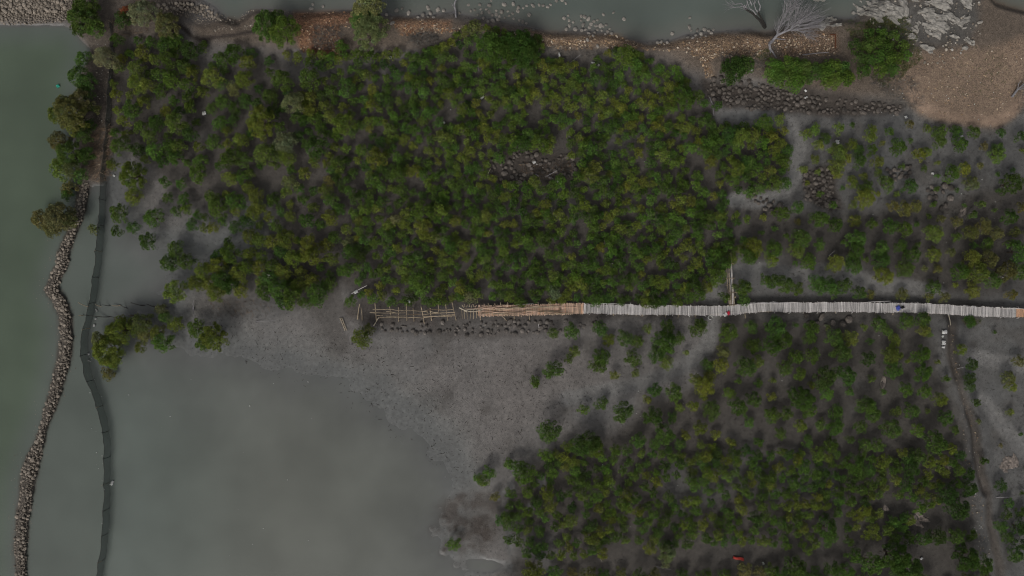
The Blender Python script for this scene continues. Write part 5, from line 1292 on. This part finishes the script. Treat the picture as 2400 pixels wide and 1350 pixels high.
# ------------------------------------------------------------------ rubbish and cloth
def rag(name, pix, wm, lm, ang, mat, lab, cat, zoff=.05, seed=1, fold=.12, shape=None, group=None, parent=None):
    """a crumpled sheet with some thickness of folds"""
    n = 9; rg = np.random.default_rng(seed)
    u = np.linspace(-.5, .5, n); U, Vv = np.meshgrid(u, u)
    sx = lm * (1 + .25 * fbm(U * 3 + seed, Vv * 3, 1, seed, 2)); sy = wm * (1 + .3 * fbm(U * 3, Vv * 3 + seed, 1, seed + 2, 2))
    if shape == 'diamond': sy = sy * (1 - 1.7 * np.abs(U))
    x = U * sx; y = Vv * sy + .12 * wm * np.sin(U * 7)
    z = fold * (0.6 + fbm(U * 4 + seed, Vv * 4, .6, seed + 5, 3)) * (1.0 - 1.6 * np.maximum(np.abs(U), np.abs(Vv)) ** 2)
    ca, sa = math.cos(ang), math.sin(ang)
    V = np.stack([x * ca - y * sa, x * sa + y * ca, z], -1).reshape(-1, 3)
    lowr = V.copy(); lowr[:, 2] = -.015
    m = n * n; idx = np.arange(m).reshape(n, n)
    q = np.stack([idx[:-1, :-1], idx[:-1, 1:], idx[1:, 1:], idx[1:, :-1]], -1).reshape(-1, 4)
    ring = list(idx[0, :]) + list(idx[1:, -1]) + list(idx[-1, :-1][::-1]) + list(idx[1:-1, 0][::-1])
    sidef = np.array([(ring[i], ring[i] + m, ring[(i + 1) % len(ring)] + m, ring[(i + 1) % len(ring)]) for i in range(len(ring))])
    o = bpy.data.objects.new(name, mesh_np(name, np.concatenate([V, lowr]), [q, q[:, ::-1] + m, sidef], [M[mat]], smooth=True))
    if len(pix) == 2:
        g = G(*pix); g.z = max(g.z, 0) + zoff
    else: g = W(*pix)
    if parent is not None: g = g - parent.location
    o.location = g
    link(o, parent)
    return tag(o, lab, cat, group) if parent is None else o
c0 = W(2104, 721, DECK + .06)
be = empty('cloth_bag', c0, 'blue cloth bag with a black pouch dropped on the walkway', 'bag')
rag('blue_cloth', (2104.5, 721.5, DECK + .07), .50, .42, .3, 'cloth_blue', None, None, seed=3, fold=.22, parent=be)
rag('black_pouch', (2115, 720.5, DECK + .09), .34, .46, 0, 'cloth_black', None, None, seed=5, fold=.22, shape='diamond', parent=be)
m = MB(); m.tube([W(2108, 724.5, DECK + .16) - c0, W(2112, 722, DECK + .18) - c0], .02, 5); m.build('strap', M['cloth_blue'], be)
f0 = W(1704, 735, DECK)
fl = empty('small_flag', f0, 'small red and white flag hanging off the walkway edge', 'flag')
rag('red_half', (1707.5, 734, DECK + .1), .42, .32, .2, 'cloth_flag_red', None, None, seed=7, fold=.12, parent=fl)
rag('white_half', (1700.5, 737, DECK + .08), .36, .46, .45, 'plastic_white', None, None, seed=8, fold=.12, parent=fl)
m = MB(); m.tube([W(1708, 730, DECK + .1) - f0, W(1699, 740, DECK + .02) - f0], .02, 5); m.build('stick', M['bamboo_old'], fl)
rag('red_cloth', (1730, 1308), .30, 1.3, -.2, 'cloth_red', 'torn orange-red cloth lying on mud at the lower edge', 'cloth', seed=9, fold=.25)
RG = [((2212,778),.42,.6,'large white plastic bag beside the ditch'), ((2210,803),.4,.5,'crumpled white bag below the large one'), ((2209,813),.25,.35,'small white scrap under the two bags'), ((2208,788),.2,.25,'tiny white scrap touching the large bag'), ((629,643),.4,.6,'white plastic sheet caught in the rounded bush clump'), ((1252,381),.28,.4,'white box-like scrap on the dark clearing stones'),
      ((1311,129),.22,.55,'white bottle lying below the gravel ridge'), ((1390,148),.2,.4,'white scrap at the thicket rim below the ridge'), ((1403,154),.2,.25,'small white bit beside the thicket rim scrap'), ((1887,213),.25,.3,'white scrap on the stones under the bushes'), ((1888,229),.2,.35,'lower white scrap on the dark stone strip'), ((2122,275),.3,.3,'white bag where stones meet the beach'),
      ((915,136),.3,.4,'white cup at the top thicket rim'), ((1228,155),.2,.35,'white scrap in the upper thicket'), ((1308,426),.25,.25,'round white scrap below the clearing'), ((1131,229),.2,.5,'white strip in the upper middle thicket'), ((1041,288),.2,.25,'white bit in the small bare patch'), ((2252,320),.2,.35,'white scrap at the foot of the beach'),
      ((1962,333),.4,.45,'pale square scrap on a bush by the channel'), ((2184,407),.25,.3,'white scrap by the sunken dark stones'), ((222,763),.2,.3,'oval white float beside the net'), ((228,727),.12,.35,'white bottle floating between the stake rows'), ((226,747),.16,.2,'small white float under the lower stake row'), ((209,829),.25,.25,'round white float inside the net'), ((210,844),.18,.2,'small white float below the round one'),
      ((265,1131),.25,.55,'pale scrap drifting east of the net'), ((268,412),.22,.25,'white scrap at the mud edge by the net'), ((2158,1308),.25,.3,'pale scrap at the dark lower edge'), ((1788,1319),.2,.3,'white scrap east of the red cloth'), ((480,266),.4,.45,'pale sack on mud in the west thicket'), ((960,706),.35,.4,'pale stone-like sack above the frame'), ((1762,165),.2,.22,'white dot on the dark shore shrub')]
for i, (p, a, bb, lab) in enumerate(RG):
    rag('plastic_scrap', p, a, bb, i * 1.3, 'plastic_white', lab, 'rubbish', zoff=.12 if p[0] > 300 else .03, seed=20 + i, fold=.16, group='white rubbish')
p = z1(408, 180); rag('white_rag', (p[0], p[1], 1.25), .35, .42, .3, 'plastic_white', 'white rag tied to the thin slanting pole', 'rag', seed=80, fold=.2)
rag('green_float', (153, 209), .28, .34, .3, 'float_green', 'bright green float on the water by the bank trees', 'float', zoff=.04, seed=90, fold=.2)
V = []; F = []; rg = random.Random(33); n0 = 0; VV = []
SCR = [([(1000,140),(1650,250),(1650,690),(900,690),(820,350)], 46), ([(1700,300),(2400,320),(2400,700),(1750,640)], 40), ([(1300,780),(2220,780),(2300,1340),(1300,1340)], 40), ([(2225,760),(2260,900),(2330,1340),(2290,1340),(2260,1000)], 55), ([(205,740),(240,850),(262,1240),(244,1250),(200,860)], 20), ([(1900,190),(2400,150),(2380,300),(2100,280)], 26), ([(230,100),(262,100),(258,380),(225,380)], 16), ([(300,820),(1000,900),(1000,1300),(300,1300)], 18)]
items = []
for poly, n in SCR:
    P = np.array(poly); lo = P.min(0); hi = P.max(0); k = 0
    while k < n:
        x, y = rg.uniform(lo[0], hi[0]), rg.uniform(lo[1], hi[1])
        if sdist(poly, np.array([x]), np.array([y]))[0] < 0: continue
        k += 1; g = G(x, y); items.append((g.x, g.y, max(g.z, 0) + .05, rg.uniform(.025, .07)))
stone_cloud('litter', items, 'plastic_white')
bpy.data.objects['litter']['label'] = 'tiny white rubbish scraps strewn over mud and banks'
m = MB(); p0 = G(1958, 112)
for a, b_ in (((1958,82),(1958,113)), ((1946,81),(1958,81))):
    A, Bv = G(*a, .15) - p0, G(*b_, .15) - p0
    m.tube([A, Bv], .07, 5)
o = m.build('rusty_angle', M['rust']); o.location = p0; tag(o, 'rusty metal angle half buried in gravel by the coral block', 'metal scrap')
m = MB(); g = G(1664, 744); m.tube([(0.25 * math.cos(t * .65), 0.22 * math.sin(t * .65), .1) for t in range(9)], .05, 5)
o = m.build('plastic_hoop', M['plastic_white']); o.location = g; tag(o, 'pale plastic hoop on the foot path under the walkway', 'hoop')
